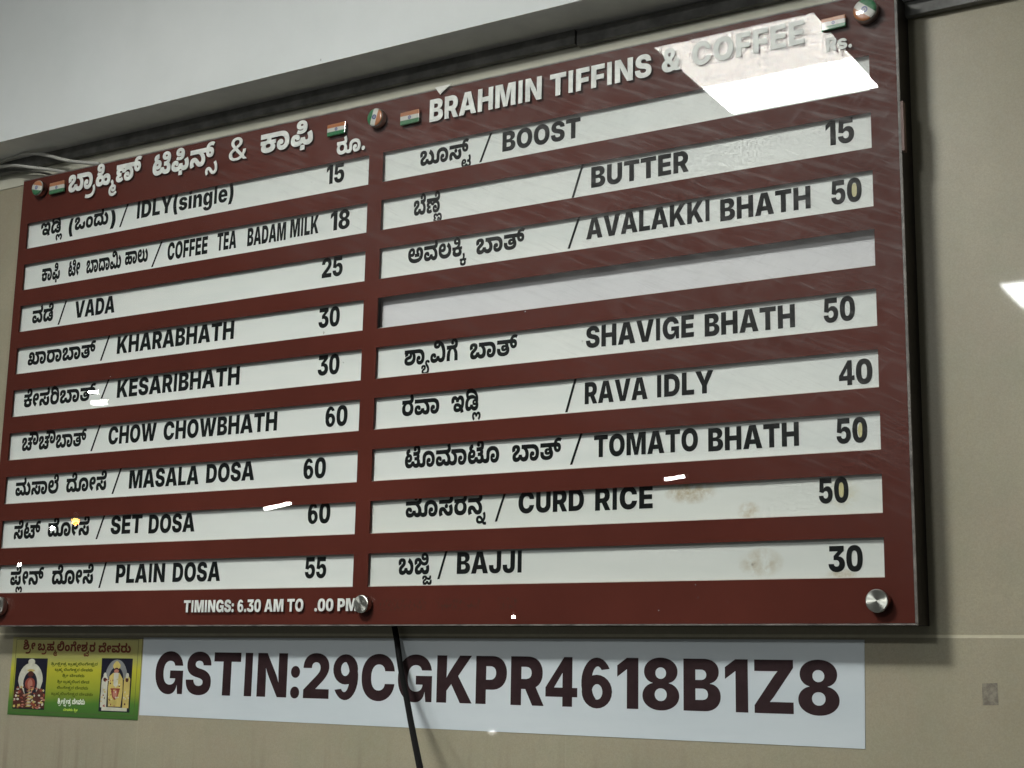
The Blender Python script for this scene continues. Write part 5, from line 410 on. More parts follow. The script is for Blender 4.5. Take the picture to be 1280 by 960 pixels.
class N:
    """small node-building helper"""
    def __init__(self, m):
        self.t = m.node_tree
        self.b = self.t.nodes.get('Principled BSDF')
    def new(self, ty, **kw):
        n = self.t.nodes.new(ty)
        for k, v in kw.items(): setattr(n, k, v)
        return n
    def link(self, a, b): self.t.links.new(a, b)
    def coords(self): return self.new('ShaderNodeTexCoord').outputs['Object']
    def mapping(self, vec, scale=(1, 1, 1), loc=(0, 0, 0), rot=(0, 0, 0)):
        n = self.new('ShaderNodeMapping')
        n.inputs['Scale'].default_value = scale; n.inputs['Location'].default_value = loc; n.inputs['Rotation'].default_value = rot
        self.link(vec, n.inputs[0]); return n.outputs[0]
    def noise(self, vec, scale, detail=4, rough=0.55):
        n = self.new('ShaderNodeTexNoise')
        n.inputs['Scale'].default_value = scale; n.inputs['Detail'].default_value = detail; n.inputs['Roughness'].default_value = rough
        self.link(vec, n.inputs['Vector']); return n.outputs['Fac']
    def rng(self, v, a, b, c=0.0, d=1.0):
        n = self.new('ShaderNodeMapRange', clamp=True)
        n.inputs['From Min'].default_value = a; n.inputs['From Max'].default_value = b
        n.inputs['To Min'].default_value = c; n.inputs['To Max'].default_value = d
        self.link(v, n.inputs['Value']); return n.outputs[0]
    def math(self, op, a, b=0.0):
        n = self.new('ShaderNodeMath', operation=op)
        for i, v in enumerate((a, b)):
            if isinstance(v, (int, float)): n.inputs[i].default_value = v
            else: self.link(v, n.inputs[i])
        return n.outputs[0]
    def mix(self, fac, a, b):
        n = self.new('ShaderNodeMix', data_type='RGBA')
        if isinstance(fac, (int, float)): n.inputs[0].default_value = fac
        else: self.link(fac, n.inputs[0])
        for i, v in ((6, a), (7, b)):
            if isinstance(v, tuple): n.inputs[i].default_value = (*v, 1)
            else: self.link(v, n.inputs[i])
        return n.outputs[2]
    def ramp(self, v, stops):
        n = self.new('ShaderNodeValToRGB')
        e = n.color_ramp.elements
        while len(e) < len(stops): e.new(0.5)
        for q, (p, c) in zip(e, stops): q.position = p; q.color = (*c, 1)
        self.link(v, n.inputs[0]); return n.outputs[0]
    def bump(self, h, strength=0.2, dist=0.001):
        n = self.new('ShaderNodeBump')
        n.inputs['Strength'].default_value = strength; n.inputs['Distance'].default_value = dist
        self.link(h, n.inputs['Height']); self.link(n.outputs[0], self.b.inputs['Normal'])
    def sep(self, v):
        n = self.new('ShaderNodeSeparateXYZ'); self.link(v, n.inputs[0]); return n.outputs
    def color(self, c): self.link(c, self.b.inputs['Base Color'])

def band(n, v, centre, half, soft):
    """1 inside |v-centre|<half, falling to 0 over soft"""
    d = n.math('ABSOLUTE', n.math('SUBTRACT', v, centre))
    return n.rng(d, half, half + soft, 1.0, 0.0)

# tiled wall: big glazed beige tiles with pale joints
M_tile = mat('glazed beige tile', rough=0.32, coat=0.7)
n = N(M_tile)
n.b.inputs['Coat Roughness'].default_value = 0.03
n.b.inputs['Coat IOR'].default_value = 1.3
n.b.inputs['Specular IOR Level'].default_value = 0.3
co = n.coords(); X, Y, Z = n.sep(co)
big = n.noise(n.mapping(co, (1.3, 1, 1.0)), 3.0, 5, 0.6)
fine = n.noise(co, 95, 3, 0.7)
grain = n.noise(co, 420, 2, 0.7)
c = n.mix(n.rng(big, 0.35, 0.68), (0.37, 0.335, 0.228), (0.455, 0.405, 0.287))
hue = n.noise(n.mapping(co, loc=(5, 3, 2)), 7.0, 4, 0.6)
c = n.mix(n.rng(hue, 0.40, 0.66, 0.0, 0.55), c, (0.40, 0.335, 0.245))
hue2 = n.noise(n.mapping(co, loc=(1, 8, 4)), 11.0, 4, 0.6)
c = n.mix(n.rng(hue2, 0.48, 0.70, 0.0, 0.4), c, (0.33, 0.345, 0.235))
c = n.mix(n.rng(fine, 0.35, 0.75, 0.0, 0.5), c, (0.40, 0.375, 0.285))
c = n.mix(n.rng(grain, 0.3, 0.75, 0.0, 0.45), c, (0.25, 0.235, 0.165))
streak = n.noise(n.mapping(co, (34, 1, 1.2)), 1.0, 3, 0.6)
low = n.rng(Z, -0.36, -0.26, 1.0, 0.0)
c = n.mix(n.math('MULTIPLY', n.rng(streak, 0.56, 0.72, 0.0, 0.5), low), c, (0.23, 0.19, 0.14))
jh = band(n, Z, -0.0868, 0.0021, 0.0006)
jv = n.math('MULTIPLY', n.math('MAXIMUM', band(n, X, 0.3870, 0.0008, 0.0008), band(n, X, 1.4066, 0.0008, 0.0008)), n.rng(Z, -0.088, -0.087, 1.0, 0.0))
joint_n = n.rng(n.noise(co, 60, 3), 0.3, 0.7, 0.7, 1.0)
c = n.mix(n.math('MULTIPLY', jh, joint_n), c, (0.66, 0.62, 0.45))
c = n.mix(n.math('MULTIPLY', jv, 0.35), c, (0.46, 0.42, 0.31))
n.color(c)
n.link(n.rng(n.math('MAXIMUM', jh, fine), 0.0, 1.0, 0.28, 0.42), n.b.inputs['Roughness'])
n.bump(n.math('ADD', n.math('MULTIPLY', grain, 0.25), n.math('MULTIPLY', jh, -1.0)), 0.25, 0.0012)

def painted(name, a, b, rough=0.7, sc=6.0, bump=0.08):
    m = mat(name, rough=rough, spec=0.3)
    q = N(m); v = q.coords()
    q.color(q.mix(q.rng(q.noise(v, sc, 6, 0.6), 0.35, 0.68), a, b))
    q.bump(q.noise(v, 140, 4, 0.7), bump, 0.0015)
    return m

M_beam = painted('white wall paint', (0.70, 0.735, 0.72), (0.78, 0.81, 0.80), sc=2.2)
n = N(M_beam); co = n.coords()
old = n.b.inputs['Base Color'].links[0].from_socket
n.color(n.mix(n.rng(n.noise(co, 26, 2, 0.5), 0.795, 0.805, 0.0, 0.8), old, (0.22, 0.22, 0.2)))
M_soffit = painted('grey soffit paint', (0.78, 0.78, 0.75), (0.88, 0.88, 0.84), sc=14)
M_upper = painted('cream wall paint', (0.56, 0.55, 0.45), (0.64, 0.63, 0.52), sc=9)
M_trim = painted('dark trunking', (0.13, 0.13, 0.122), (0.24, 0.24, 0.225), rough=0.6, sc=22)
M_boxdark = painted('dark laminate', (0.018, 0.015, 0.013), (0.032, 0.024, 0.02), rough=0.5, sc=8)

# maroon film
M_maroon = mat('maroon film', rough=0.6, spec=0.05)
n = N(M_maroon); co = n.coords()
c = n.mix(n.rng(n.noise(co, 3.2, 5, 0.6), 0.3, 0.7), (0.090, 0.0185, 0.0115), (0.124, 0.0265, 0.0170))
c = n.mix(n.rng(n.noise(co, 260, 3, 0.75), 0.35, 0.75, 0.0, 0.35), c, (0.085, 0.024, 0.018))
X, Y, Z = n.sep(co)
ghost = n.rng(n.noise(n.mapping(co, (210, 1, 120)), 1.0, 3, 0.6), 0.50, 0.60)
gx = n.math('MAXIMUM', n.math('MAXIMUM', band(n, X, 1.100, 0.050, 0.004), band(n, X, 1.222, 0.045, 0.004)), band(n, X, 1.325, 0.020, 0.004))
gz = band(n, Z, -0.034, 0.009, 0.003)
c = n.mix(n.math('MULTIPLY', n.math('MULTIPLY', ghost, 0.55), n.math('MULTIPLY', gx, gz)), c, (0.060, 0.030, 0.020))
n.color(c)

# white sliding strips; a coffee-brown stain comes with some of them
def strip_mat(name, stains=(), tint=(0.79, 0.825, 0.80), tint2=(0.86, 0.88, 0.85)):
    m = mat(name, rough=0.42, spec=0.35)
    q = N(m); v = q.coords(); x, y, z = q.sep(v)
    c = q.mix(q.rng(q.noise(q.mapping(v, (1, 1, 5)), 4.0, 5, 0.6), 0.32, 0.7), tint, tint2)
    for (sx, sz, rx, rz, col, amt) in stains:
        dx = q.math('DIVIDE', q.math('SUBTRACT', x, sx), rx); dz = q.math('DIVIDE', q.math('SUBTRACT', z, sz), rz)
        r2 = q.math('ADD', q.math('MULTIPLY', dx, dx), q.math('MULTIPLY', dz, dz))
        blot = q.math('MULTIPLY', q.rng(r2, 0.15, 1.0, 1.0, 0.0), q.rng(q.noise(v, 75, 4, 0.65), 0.34, 0.62))
        c = q.mix(q.math('MULTIPLY', blot, amt), c, col)
    speck = q.rng(q.noise(v, 48, 2, 0.5), 0.80, 0.83, 0.0, 0.6)
    c = q.mix(speck, c, (0.25, 0.24, 0.2))
    q.color(c)
    return m
M_strip = strip_mat('white strip')
M_strip_plain = strip_mat('bluish white strip', tint=(0.72, 0.72, 0.745), tint2=(0.80, 0.795, 0.815))
BR = (0.42, 0.32, 0.16)
M_strip_curd = strip_mat('stained strip curd', [(1.672, 0.148, 0.05, 0.022, BR, 0.75), (1.775, 0.113, 0.022, 0.016, (0.5, 0.4, 0.24), 0.7), (1.935, 0.135, 0.03, 0.03, (0.62, 0.58, 0.36), 0.5)], (0.75, 0.78, 0.735), (0.81, 0.83, 0.79))
M_strip_bajji = strip_mat('stained strip bajji', [(1.795, 0.028, 0.042, 0.026, BR, 0.5), (1.93, 0.006, 0.03, 0.01, BR, 0.6)], (0.72, 0.75, 0.715), (0.78, 0.80, 0.765))

def ink(name, col, rough=0.45):
    m = mat(name, rough=rough, spec=0.3)
    q = N(m); v = q.coords()
    q.color(q.mix(q.rng(q.noise(v, 45, 4), 0.35, 0.7), col, tuple(min(1, k * 1.35 + 0.004) for k in col)))
    return m
M_black = ink('black vinyl', (0.006, 0.008, 0.008), 0.85)
M_black.node_tree.nodes['Principled BSDF'].inputs['Specular IOR Level'].default_value = 0.08
M_title = ink('raised white letter', (0.66, 0.68, 0.64))
M_gst = ink('dark brown print', (0.020, 0.006, 0.0075), 0.7)
M_poster_title = ink('maroon poster print', (0.12, 0.02, 0.01))
M_poster_small = ink('olive poster print', (0.10, 0.13, 0.012))
M_poster_white = ink('white poster print', (0.72, 0.78, 0.66))
M_poster_lime = ink('lime poster print', (0.45, 0.62, 0.08))

# clear acrylic with dusty film, wipe marks, fine scratches and a painted reflected sheen
M_clear = bpy.data.materials.new('clear acrylic')
M_clear.use_nodes = True
n = N(M_clear); t = n.t; t.nodes.clear()
out = n.new('ShaderNodeOutputMaterial')
tr = n.new('ShaderNodeBsdfTransparent'); tr.inputs[0].default_value = (0.985, 0.99, 0.985, 1)
gl = n.new('ShaderNodeBsdfGlossy'); gl.inputs['Roughness'].default_value = 0.0
ACRYLIC_F0 = 0.014                        # Schlick reflectance, the same from both faces of the sheet
ge = n.new('ShaderNodeNewGeometry')
vd = n.new('ShaderNodeVectorMath', operation='DOT_PRODUCT')
n.link(ge.outputs['Incoming'], vd.inputs[0]); n.link(ge.outputs['Normal'], vd.inputs[1])
graze = n.math('POWER', n.math('SUBTRACT', 1.0, n.math('ABSOLUTE', vd.outputs['Value'])), 5.0)
fres = n.math('ADD', n.math('MULTIPLY', graze, 1 - ACRYLIC_F0), ACRYLIC_F0)
mx = n.new('ShaderNodeMixShader')
n.link(fres, mx.inputs[0]); n.link(tr.outputs[0], mx.inputs[1]); n.link(gl.outputs[0], mx.inputs[2])
df = n.new('ShaderNodeBsdfDiffuse'); df.inputs[0].default_value = (0.72, 0.70, 0.69, 1)
co = n.coords(); X, Y, Z = n.sep(co)
cloud = n.rng(n.noise(co, 5.5, 6, 0.62), 0.42, 0.75)
wipe = n.rng(n.noise(n.mapping(n.mapping(co, rot=(0, math.radians(-24), 0)), (7, 1, 95)), 1.0, 4, 0.6), 0.50, 0.74)
wipe2 = n.rng(n.noise(n.mapping(n.mapping(co, rot=(0, math.radians(38), 0)), (10, 1, 120)), 1.3, 4, 0.6), 0.58, 0.78)
scratch = n.rng(n.noise(n.mapping(n.mapping(co, rot=(0, math.radians(-31), 0)), (14, 1, 420)), 1.0, 2, 0.5), 0.62, 0.70)
scratch2 = n.rng(n.noise(n.mapping(n.mapping(co, rot=(0, math.radians(52), 0)), (16, 1, 460)), 1.0, 2, 0.5), 0.64, 0.72)
mottle = n.rng(n.noise(co, 34, 5, 0.7), 0.42, 0.72)
sheen_corner = n.math('MULTIPLY', n.rng(n.math('ADD', n.math('MULTIPLY', n.math('SUBTRACT', X, 1.25), 0.5), Z), 0.35, 1.22), 1.0)   # stronger to the upper right, for dirt and the painted ceiling sheen
dust_and_sheen = n.math('ADD', n.math('MULTIPLY', cloud, 0.035), n.math('MULTIPLY', n.math('ADD', wipe, n.math('MULTIPLY', wipe2, 0.8)), 0.10))
dust_and_sheen = n.math('ADD', dust_and_sheen, n.math('ADD', n.math('MULTIPLY', n.math('ADD', scratch, scratch2), 0.09), n.math('MULTIPLY', mottle, 0.035)))
dust_and_sheen = n.math('ADD', n.math('MULTIPLY', dust_and_sheen, sheen_corner), n.math('MULTIPLY', sheen_corner, 0.024))  # even grey veil stands in for the bright ceiling's reflection
specks = n.rng(n.noise(co, 70, 2, 0.5), 0.80, 0.83, 0.0, 0.5)
dust_and_sheen = n.math('ADD', n.math('ADD', dust_and_sheen, specks), 0.002)
mx2 = n.new('ShaderNodeMixShader')
n.link(dust_and_sheen, mx2.inputs[0]); n.link(mx.outputs[0], mx2.inputs[1]); n.link(df.outputs[0], mx2.inputs[2])
n.link(mx2.outputs[0], out.inputs[0])

M_edge = painted('frosted acrylic edge', (0.09, 0.08, 0.072), (0.30, 0.27, 0.245), rough=0.5, sc=30)
M_rim = painted('cream cut rim', (0.66, 0.60, 0.54), (0.76, 0.71, 0.65), rough=0.5, sc=60)
M_paper = painted('white film chip', (0.74, 0.74, 0.69), (0.80, 0.80, 0.75), sc=50)
M_wire = mat('grey wire sheath', (0.50, 0.50, 0.46), 0.45)
M_wire_dull = mat('dusty dark wire sheath', (0.12, 0.12, 0.105), 0.6)
M_cable = mat('black cable sheath', (0.006, 0.006, 0.006), 0.75, spec=0.15)
M_tape = mat('old tape', (0.22, 0.14, 0.12), 0.6)

# turned stainless steel
M_steel = mat('turned steel', (0.50, 0.51, 0.46), 0.30, metal=1.0)
n = N(M_steel)
n.b.inputs['Anisotropic'].default_value = 0.92
tg = n.new('ShaderNodeTangent', direction_type='RADIAL', axis='Y')
n.link(tg.outputs[0], n.b.inputs['Tangent'])
co = n.coords(); X, Y, Z = n.sep(co)
rr = n.math('SQRT', n.math('ADD', n.math('MULTIPLY', X, X), n.math('MULTIPLY', Z, Z)))
n.link(n.rng(n.math('SINE', n.math('MULTIPLY', rr, 9000)), -1, 1, 0.24, 0.42), n.b.inputs['Roughness'])

SAFFRON, FWHITE, GREEN, NAVY = (0.42, 0.145, 0.045), (0.60, 0.60, 0.55), (0.012, 0.16, 0.055), (0.04, 0.06, 0.22)
def flag_mat(name, angle, half, coat=0.6, fade=0.0):
    m = mat(name, rough=0.35, coat=coat)
    q = N(m); v = q.mapping(q.coords(), rot=(0, angle, 0)); x, y, z = q.sep(v)
    k = q.rng(z, -half, half)
    c = q.ramp(k, [(0, GREEN), (1, SAFFRON)])
    up_ = q.rng(z, half * 0.30, half * 0.36); lo = q.rng(z, -half * 0.36, -half * 0.30)
    c = q.mix(lo, GREEN, FWHITE); c = q.mix(up_, c, SAFFRON)
    r = q.math('SQRT', q.math('ADD', q.math('MULTIPLY', x, x), q.math('MULTIPLY', z, z)))
    ring = band(q, r, half * 0.22, half * 0.05, half * 0.03)
    hub = q.rng(r, half * 0.06, half * 0.10, 1.0, 0.0)
    spoke = q.math('MULTIPLY', q.rng(r, half * 0.2, half * 0.22, 1.0, 0.0), 0.45)
    c = q.mix(q.math('MAXIMUM', q.math('MAXIMUM', ring, hub), spoke), c, NAVY)
    if fade: c = q.mix(fade, c, (0.5, 0.46, 0.42))
    c = q.mix(q.rng(q.noise(q.coords(), 180, 4), 0.4, 0.8, 0, 0.3), c, (0.35, 0.33, 0.28))
    q.color(c)
    return m

def lamp_mat(name, col, strength, shade=None):
    m = bpy.data.materials.new(name); m.use_nodes = True
    t = m.node_tree; t.nodes.clear()
    q = N(m)
    o = q.new('ShaderNodeOutputMaterial'); e = q.new('ShaderNodeEmission')
    e.inputs[0].default_value = (*col, 1); e.inputs[1].default_value = strength
    q.link(e.outputs[0], o.inputs[0])
    return m

# ------------------------------------------------------------------ lettering
def parse(s):
    out = []
    for c in s.split('|'):
        pts = []
        for p in c.split(';'):
            on = not p.endswith('*')
            x, y = p.rstrip('*').split(',')
            pts.append((float(x), float(y), on))
        out.append(pts)
    return out
def flatten(c, k=5):
    e = []; m = len(c)
    for i in range(m):
        a, b = c[i], c[(i + 1) % m]
        e.append(a)
        if not a[2] and not b[2]: e.append(((a[0] + b[0]) / 2, (a[1] + b[1]) / 2, True))
    s = next(i for i, p in enumerate(e) if p[2]); e = e[s:] + e[:s]
    pts = []; i = 0; M = len(e)
    while i < M:
        p, q = e[i], e[(i + 1) % M]
        pts.append((p[0], p[1]))
        if not q[2]:
            r = e[(i + 2) % M]
            for j in range(1, k):
                u = j / k
                pts.append(((1 - u) ** 2 * p[0] + 2 * u * (1 - u) * q[0] + u * u * r[0], (1 - u) ** 2 * p[1] + 2 * u * (1 - u) * q[1] + u * u * r[1]))
            i += 2
        else: i += 1
    clean = []
    for p in pts:
        if not clean or abs(p[0] - clean[-1][0]) + abs(p[1] - clean[-1][1]) > 0.6: clean.append(p)
    if len(clean) > 1 and abs(clean[0][0] - clean[-1][0]) + abs(clean[0][1] - clean[-1][1]) <= 0.6: clean.pop()
    return clean
def area(p): return 0.5 * sum(a[0] * b[1] - b[0] * a[1] for a, b in zip(p, p[1:] + p[:1]))
def inside(pt, poly):
    x, y = pt; r = False
    for (x0, y0), (x1, y1) in zip(poly, poly[1:] + poly[:1]):
        if (y0 > y) != (y1 > y) and x < (x1 - x0) * (y - y0) / (y1 - y0) + x0: r = not r
    return r
_cache = {}
def contours(key):
    if key not in _cache:
        cs = [flatten(c) for c in parse(GLYPHS[key]) if len(c) > 2]
        _cache[key] = [c for c in cs if len(c) > 2 and abs(area(c)) > 20]
    return _cache[key]
def add_run(bm, spec, depth=0.0004, y=0.0):
    """one written run as solid lettering, front at y-depth, back at y; overlapping strokes are merged (non-zero winding)"""
    (_, _, _, x0, x1, z0, h, tilt, runs, i0, i1, ref) = spec
    sx = (x1 - x0) / (i1 - i0); sz = h / ref
    V, E = [], []
    for tk in runs.split(' '):
        k, gx, gy = tk.split(',')
        for c in contours(k):
            m, s0 = len(c), len(V)
            V += [Vector((p[0] + float(gx), p[1] + float(gy))) for p in c]
            E += [(s0 + i, s0 + (i + 1) % m) for i in range(m)]
    vc, _, tris, _, _, _ = delaunay_2d_cdt(V, E, [], 0, 0.01)
    # winding number of every triangle's centre
    va = np.array([tuple(p) for p in V]); ea = np.array(E)
    A_, B_ = va[ea[:, 0]], va[ea[:, 1]]
    vt = np.array([tuple(p) for p in vc]); cen = vt[np.array(tris)].mean(axis=1)
    px, py = cen[:, :1], cen[:, 1:]
    up_ = (A_[:, 1] <= py) & (B_[:, 1] > py); dn = (A_[:, 1] > py) & (B_[:, 1] <= py)
    side = (B_[:, 0] - A_[:, 0]) * (py - A_[:, 1]) - (px - A_[:, 0]) * (B_[:, 1] - A_[:, 1])
    wind = (up_ & (side > 0)).sum(1) - (dn & (side < 0)).sum(1)
    def P(p, yy):
        X = (p[0] - i0) * sx
        return (x0 + X, yy, z0 + p[1] * sz + tilt * X)
    front, back, edge = {}, {}, {}
    def vert(d, i, yy):
        if i not in d: d[i] = bm.verts.new(P(vc[i], yy))
        return d[i]
    for t_, o in zip(tris, wind):
        if o == 0: continue
        A, B, C = (vc[q] for q in t_)
        if (B[0] - A[0]) * (C[1] - A[1]) - (B[1] - A[1]) * (C[0] - A[0]) < 0: t_ = t_[::-1]
        bm.faces.new([vert(front, q, y - depth) for q in t_])
        for p, q in zip(t_, list(t_[1:]) + [t_[0]]):
            if (q, p) in edge: del edge[(q, p)]
            else: edge[(p, q)] = 1
    for p, q in edge:
        bm.faces.new((front[p], vert(back, p, y), vert(back, q, y), front[q]))
def lettering(name, specs, y, m, parent, depth=0.0004, origin=None):
    bm = bmesh.new()
    for s in specs:
        if s[1] == 'slash':
            _, _, _, ax, az, bx, bz = s
            hw = 0.0024
            poly_plate(bm, [(ax - hw, az), (ax + hw, az), (bx + hw, bz), (bx - hw, bz)], y - depth, y)
        else: add_run(bm, s, depth, y)
    return link(name, from_bm(bm, name), m, parent, origin)

# ------------------------------------------------------------------ setting: wall, beam over it
D = 0.07                                   # wall plane behind the board's film
bm = bmesh.new(); box(bm, -3.2, 6.0, D, D + 0.15, -2.2, 0.985)
tag(link('tiled_wall', from_bm(bm, 'tiled_wall'), M_tile), 'beige glazed tile wall behind the menu board', 'wall', kind='structure')
bm = bmesh.new(); box(bm, -3.2, 6.0, D - 0.002, D + 0.15, 0.986, 1.6)
tag(link('painted_wall', from_bm(bm, 'painted_wall'), M_upper), 'cream painted strip of wall between tiles and beam', 'wall', kind='structure')
bm = bmesh.new()
v, fs = box(bm, -3.2, 1.945, -0.047, D - 0.004, 1.050, 2.6)
fs[4].material_index = 1
for f in bm.faces:
    if f.normal.z < -0.5 or (sum(q.co.z for q in f.verts) / 4) < 1.051: f.material_index = 1
v, fs2 = box(bm, 1.946, 6.0, 0.030, D - 0.004, 0.9615, 2.6)
for f in fs2:
    if (sum(q.co.z for q in f.verts) / 4) < 0.97: f.material_index = 1
bmesh.ops.recalc_face_normals(bm, faces=bm.faces)
tag(link('ceiling_beam', from_bm(bm, 'ceiling_beam'), [M_beam, M_soffit]), 'white beam with a dark grey underside above the menu board', 'beam', kind='structure')

# dark trunking that runs under the beam
def trunk(name, x0, x1, z0, z1, label):
    bm = bmesh.new(); box(bm, x0, x1, D - 0.016, D - 0.002, z0, z1); bevel_all(bm, 0.0012, 2)
    tag(link(name, from_bm(bm, name), M_trim), label, 'trunking', 'dark trunking under the beam')
trunk('wall_trunking', -3.0, 1.4185, 1.020, 1.0495, 'dark trunking strip under the beam, the long length left of the seam')
trunk('wall_trunking', 1.4225, 1.945, 1.016, 1.0455, 'short dark trunking strip under the beam, right of the seam above the English title')
trunk('wall_trunking', 1.946, 5.5, 0.934, 0.9605, 'dark trunking strip low on the wall at the right of the board')

# old tape residue on the tiles
bm = bmesh.new(); poly_plate(bm, [(2.1225, -0.1895), (2.1460, -0.1885), (2.1455, -0.1560), (2.1228, -0.1570)], D - 0.0004, D + 0.0)
mt = mat('tape residue', rough=0.6)
n = N(mt); co = n.coords()
n.color(n.mix(n.rng(n.noise(co, 110, 4, 0.7), 0.38, 0.62), (0.29, 0.265, 0.20), (0.17, 0.145, 0.11)))
tag(link('tape_residue', from_bm(bm, 'tape_residue'), mt), 'small brown square of old tape residue on the tiles right of the notice', 'tape mark')

# ------------------------------------------------------------------ menu board
BX0, BX1, BZ0, BZ1 = -0.0245, 2.0500, -0.0725, 0.9630
board = empty('menu_board', (1.01, D, BZ0))
tag(board, 'large maroon menu board with white sliding strips and clear acrylic front', 'menu board')
PITCH = 0.0991
XS = [(0.0, 0.9844), (1.0183, 2.0)]
SLOT_H = 0.0615
slots = [[(x0, x1, (8 - i) * PITCH, (8 - i) * PITCH + SLOT_H) for i in range(9)] for x0, x1 in XS]

# cover panel: one 3 mm sheet with eighteen cut openings
FX1 = BX1 - 0.0055
bm = bmesh.new()
xs = [BX0 + 0.001, XS[0][0], XS[0][1], XS[1][0], XS[1][1], FX1]
zs = [BZ0 + 0.0028]
for i in range(8, -1, -1): zs += [(8 - i) * PITCH, (8 - i) * PITCH + SLOT_H]
zs.append(BZ1 - 0.0025)
def gv(y): return [[bm.verts.new((x, y, z)) for z in zs] for x in xs]
F, B = gv(0.0), gv(0.003)
solid = lambda i, j: not (i in (1, 3) and j % 2 == 1)
nx, nz = len(xs) - 1, len(zs) - 1
for i in range(nx):
    for j in range(nz):
        if not solid(i, j): continue
        bm.faces.new((F[i][j], F[i + 1][j], F[i + 1][j + 1], F[i][j + 1]))
        bm.faces.new((B[i][j], B[i][j + 1], B[i + 1][j + 1], B[i + 1][j]))
        for (di, dj, a, b) in ((-1, 0, (i, j), (i, j + 1)), (1, 0, (i + 1, j), (i + 1, j + 1)), (0, -1, (i, j), (i + 1, j)), (0, 1, (i, j + 1), (i + 1, j + 1))):
            ii, jj = i + di, j + dj
            if not (0 <= ii < nx and 0 <= jj < nz) or not solid(ii, jj):
                bm.faces.new((F[a[0]][a[1]], F[b[0]][b[1]], B[b[0]][b[1]], B[a[0]][a[1]]))
bmesh.ops.recalc_face_normals(bm, faces=bm.faces)
link('cover_panel', from_bm(bm, 'cover_panel'), M_maroon, board)

# pale cut lips at the bottom of each opening, behind the film
bm = bmesh.new()
for col in slots:
    for (x0, x1, z0, z1) in col:
        box(bm, x0 + 0.0005, x1 - 0.0005, 0.0035, 0.0075, z0 - 0.0010, z0 + 0.0016)
link('opening_lip', from_bm(bm, 'opening_lip'), M_rim, board)

# carcass behind
bm = bmesh.new(); box(bm, BX0 + 0.004, BX1 - 0.003, 0.030, D - 0.0003, BZ0 + 0.001, BZ1 - 0.006)
for (a, b, c, d_) in ((BX0 + 0.004, BX1 - 0.003, BZ0 + 0.001, BZ0 + 0.010), (BX0 + 0.004, BX1 - 0.003, BZ1 - 0.014, BZ1 - 0.006)):
    box(bm, a, b, 0.0034, 0.0298, c, d_)
for (a, b) in ((BX0 + 0.004, BX0 + 0.010), (BX1 - 0.009, BX1 - 0.003), (0.9960, 1.0060)):
    box(bm, a, b, 0.0034, 0.0298, BZ0 + 0.0102, BZ1 - 0.0142)
link('back_box', from_bm(bm, 'back_box'), M_boxdark, board)

# clear front sheet and its sawn edges
bm = bmesh.new(); box(bm, BX0 + 0.0002, BX1 - 0.0002, -0.0050, -0.0006, BZ0 + 0.0002, BZ1 - 0.0002)
link('clear_sheet', from_bm(bm, 'clear_sheet'), M_clear, board)
bm = bmesh.new()
box(bm, FX1 + 0.0004, BX1 - 0.0010, -0.0003, 0.0030, BZ0 + 0.0035, BZ1 - 0.0035)
box(bm, BX0 + 0.001, BX1 - 0.001, -0.0003, 0.0030, BZ0, BZ0 + 0.0024)
box(bm, BX0 + 0.001, BX1 - 0.001, -0.0003, 0.0030, BZ1 - 0.0021, BZ1)
link('sheet_edge', from_bm(bm, 'sheet_edge'), M_edge, board)
bm = bmesh.new(); box(bm, BX1 - 0.0008, BX1 + 0.0035, -0.001, 0.012, 0.680, 0.764)
tag(link('edge_tape', from_bm(bm, 'edge_tape'), M_tape, board), 'brown tape tab on the right edge')
bm = bmesh.new(); poly_plate(bm, [(1.1425, 0.9640), (1.1550, 0.9470), (1.1625, 0.9530), (1.1815, 0.9640)], -0.0066, -0.0053)
link('film_chip', from_bm(bm, 'film_chip'), M_paper, board)

YELLOW = [(1.9664, 0.63, 0.0062, 0.0115, 2), (1.9672, 0.2321, 0.0062, 0.0125, 6), (1.9327, 0.1401, 0.0062, 0.0125, 7)]
# strips with their lettering
EN_L = ['IDLY(single)', 'COFFEE TEA BADAM MILK', 'VADA', 'KHARABHATH', 'KESARIBHATH', 'CHOW CHOWBHATH', 'MASALA DOSA', 'SET DOSA', 'PLAIN DOSA']
EN_R = ['BOOST', 'BUTTER', 'AVALAKKI BHATH', '', 'SHAVIGE BHATH', 'RAVA IDLY', 'TOMATO BHATH', 'CURD RICE', 'BAJJI']
for ci, cn in enumerate('LR'):
    for i in range(9):
        x0, x1, z0, z1 = slots[ci][i]
        words = (EN_L, EN_R)[ci][i]
        ys = 0.0200 if (cn == 'R' and i == 3) else 0.0095
        m = M_strip
        if cn == 'R': m = {3: M_strip_plain, 7: M_strip_curd, 8: M_strip_bajji}.get(i, M_strip)
        bm = bmesh.new(); box(bm, x0 - 0.006, x1 + 0.006, ys, ys + 0.003, z0 - 0.006, z1 + 0.008)
        st = link('item_strip', from_bm(bm, 'item_strip'), m, board)
        tag(st, ('white strip reading %s' % words) if words else 'blank bluish white strip set deeper than the others')
        specs = [s for s in TEXTS if s[0] == (cn, i)]
        for kind, nm in (('kannada', 'kannada_lettering'), ('slash', 'slash_mark'), ('english', 'english_lettering'), ('price', 'price_lettering')):
            for s in specs:
                if s[1] == kind: lettering(nm, [s], ys - 0.0002, M_black, st)

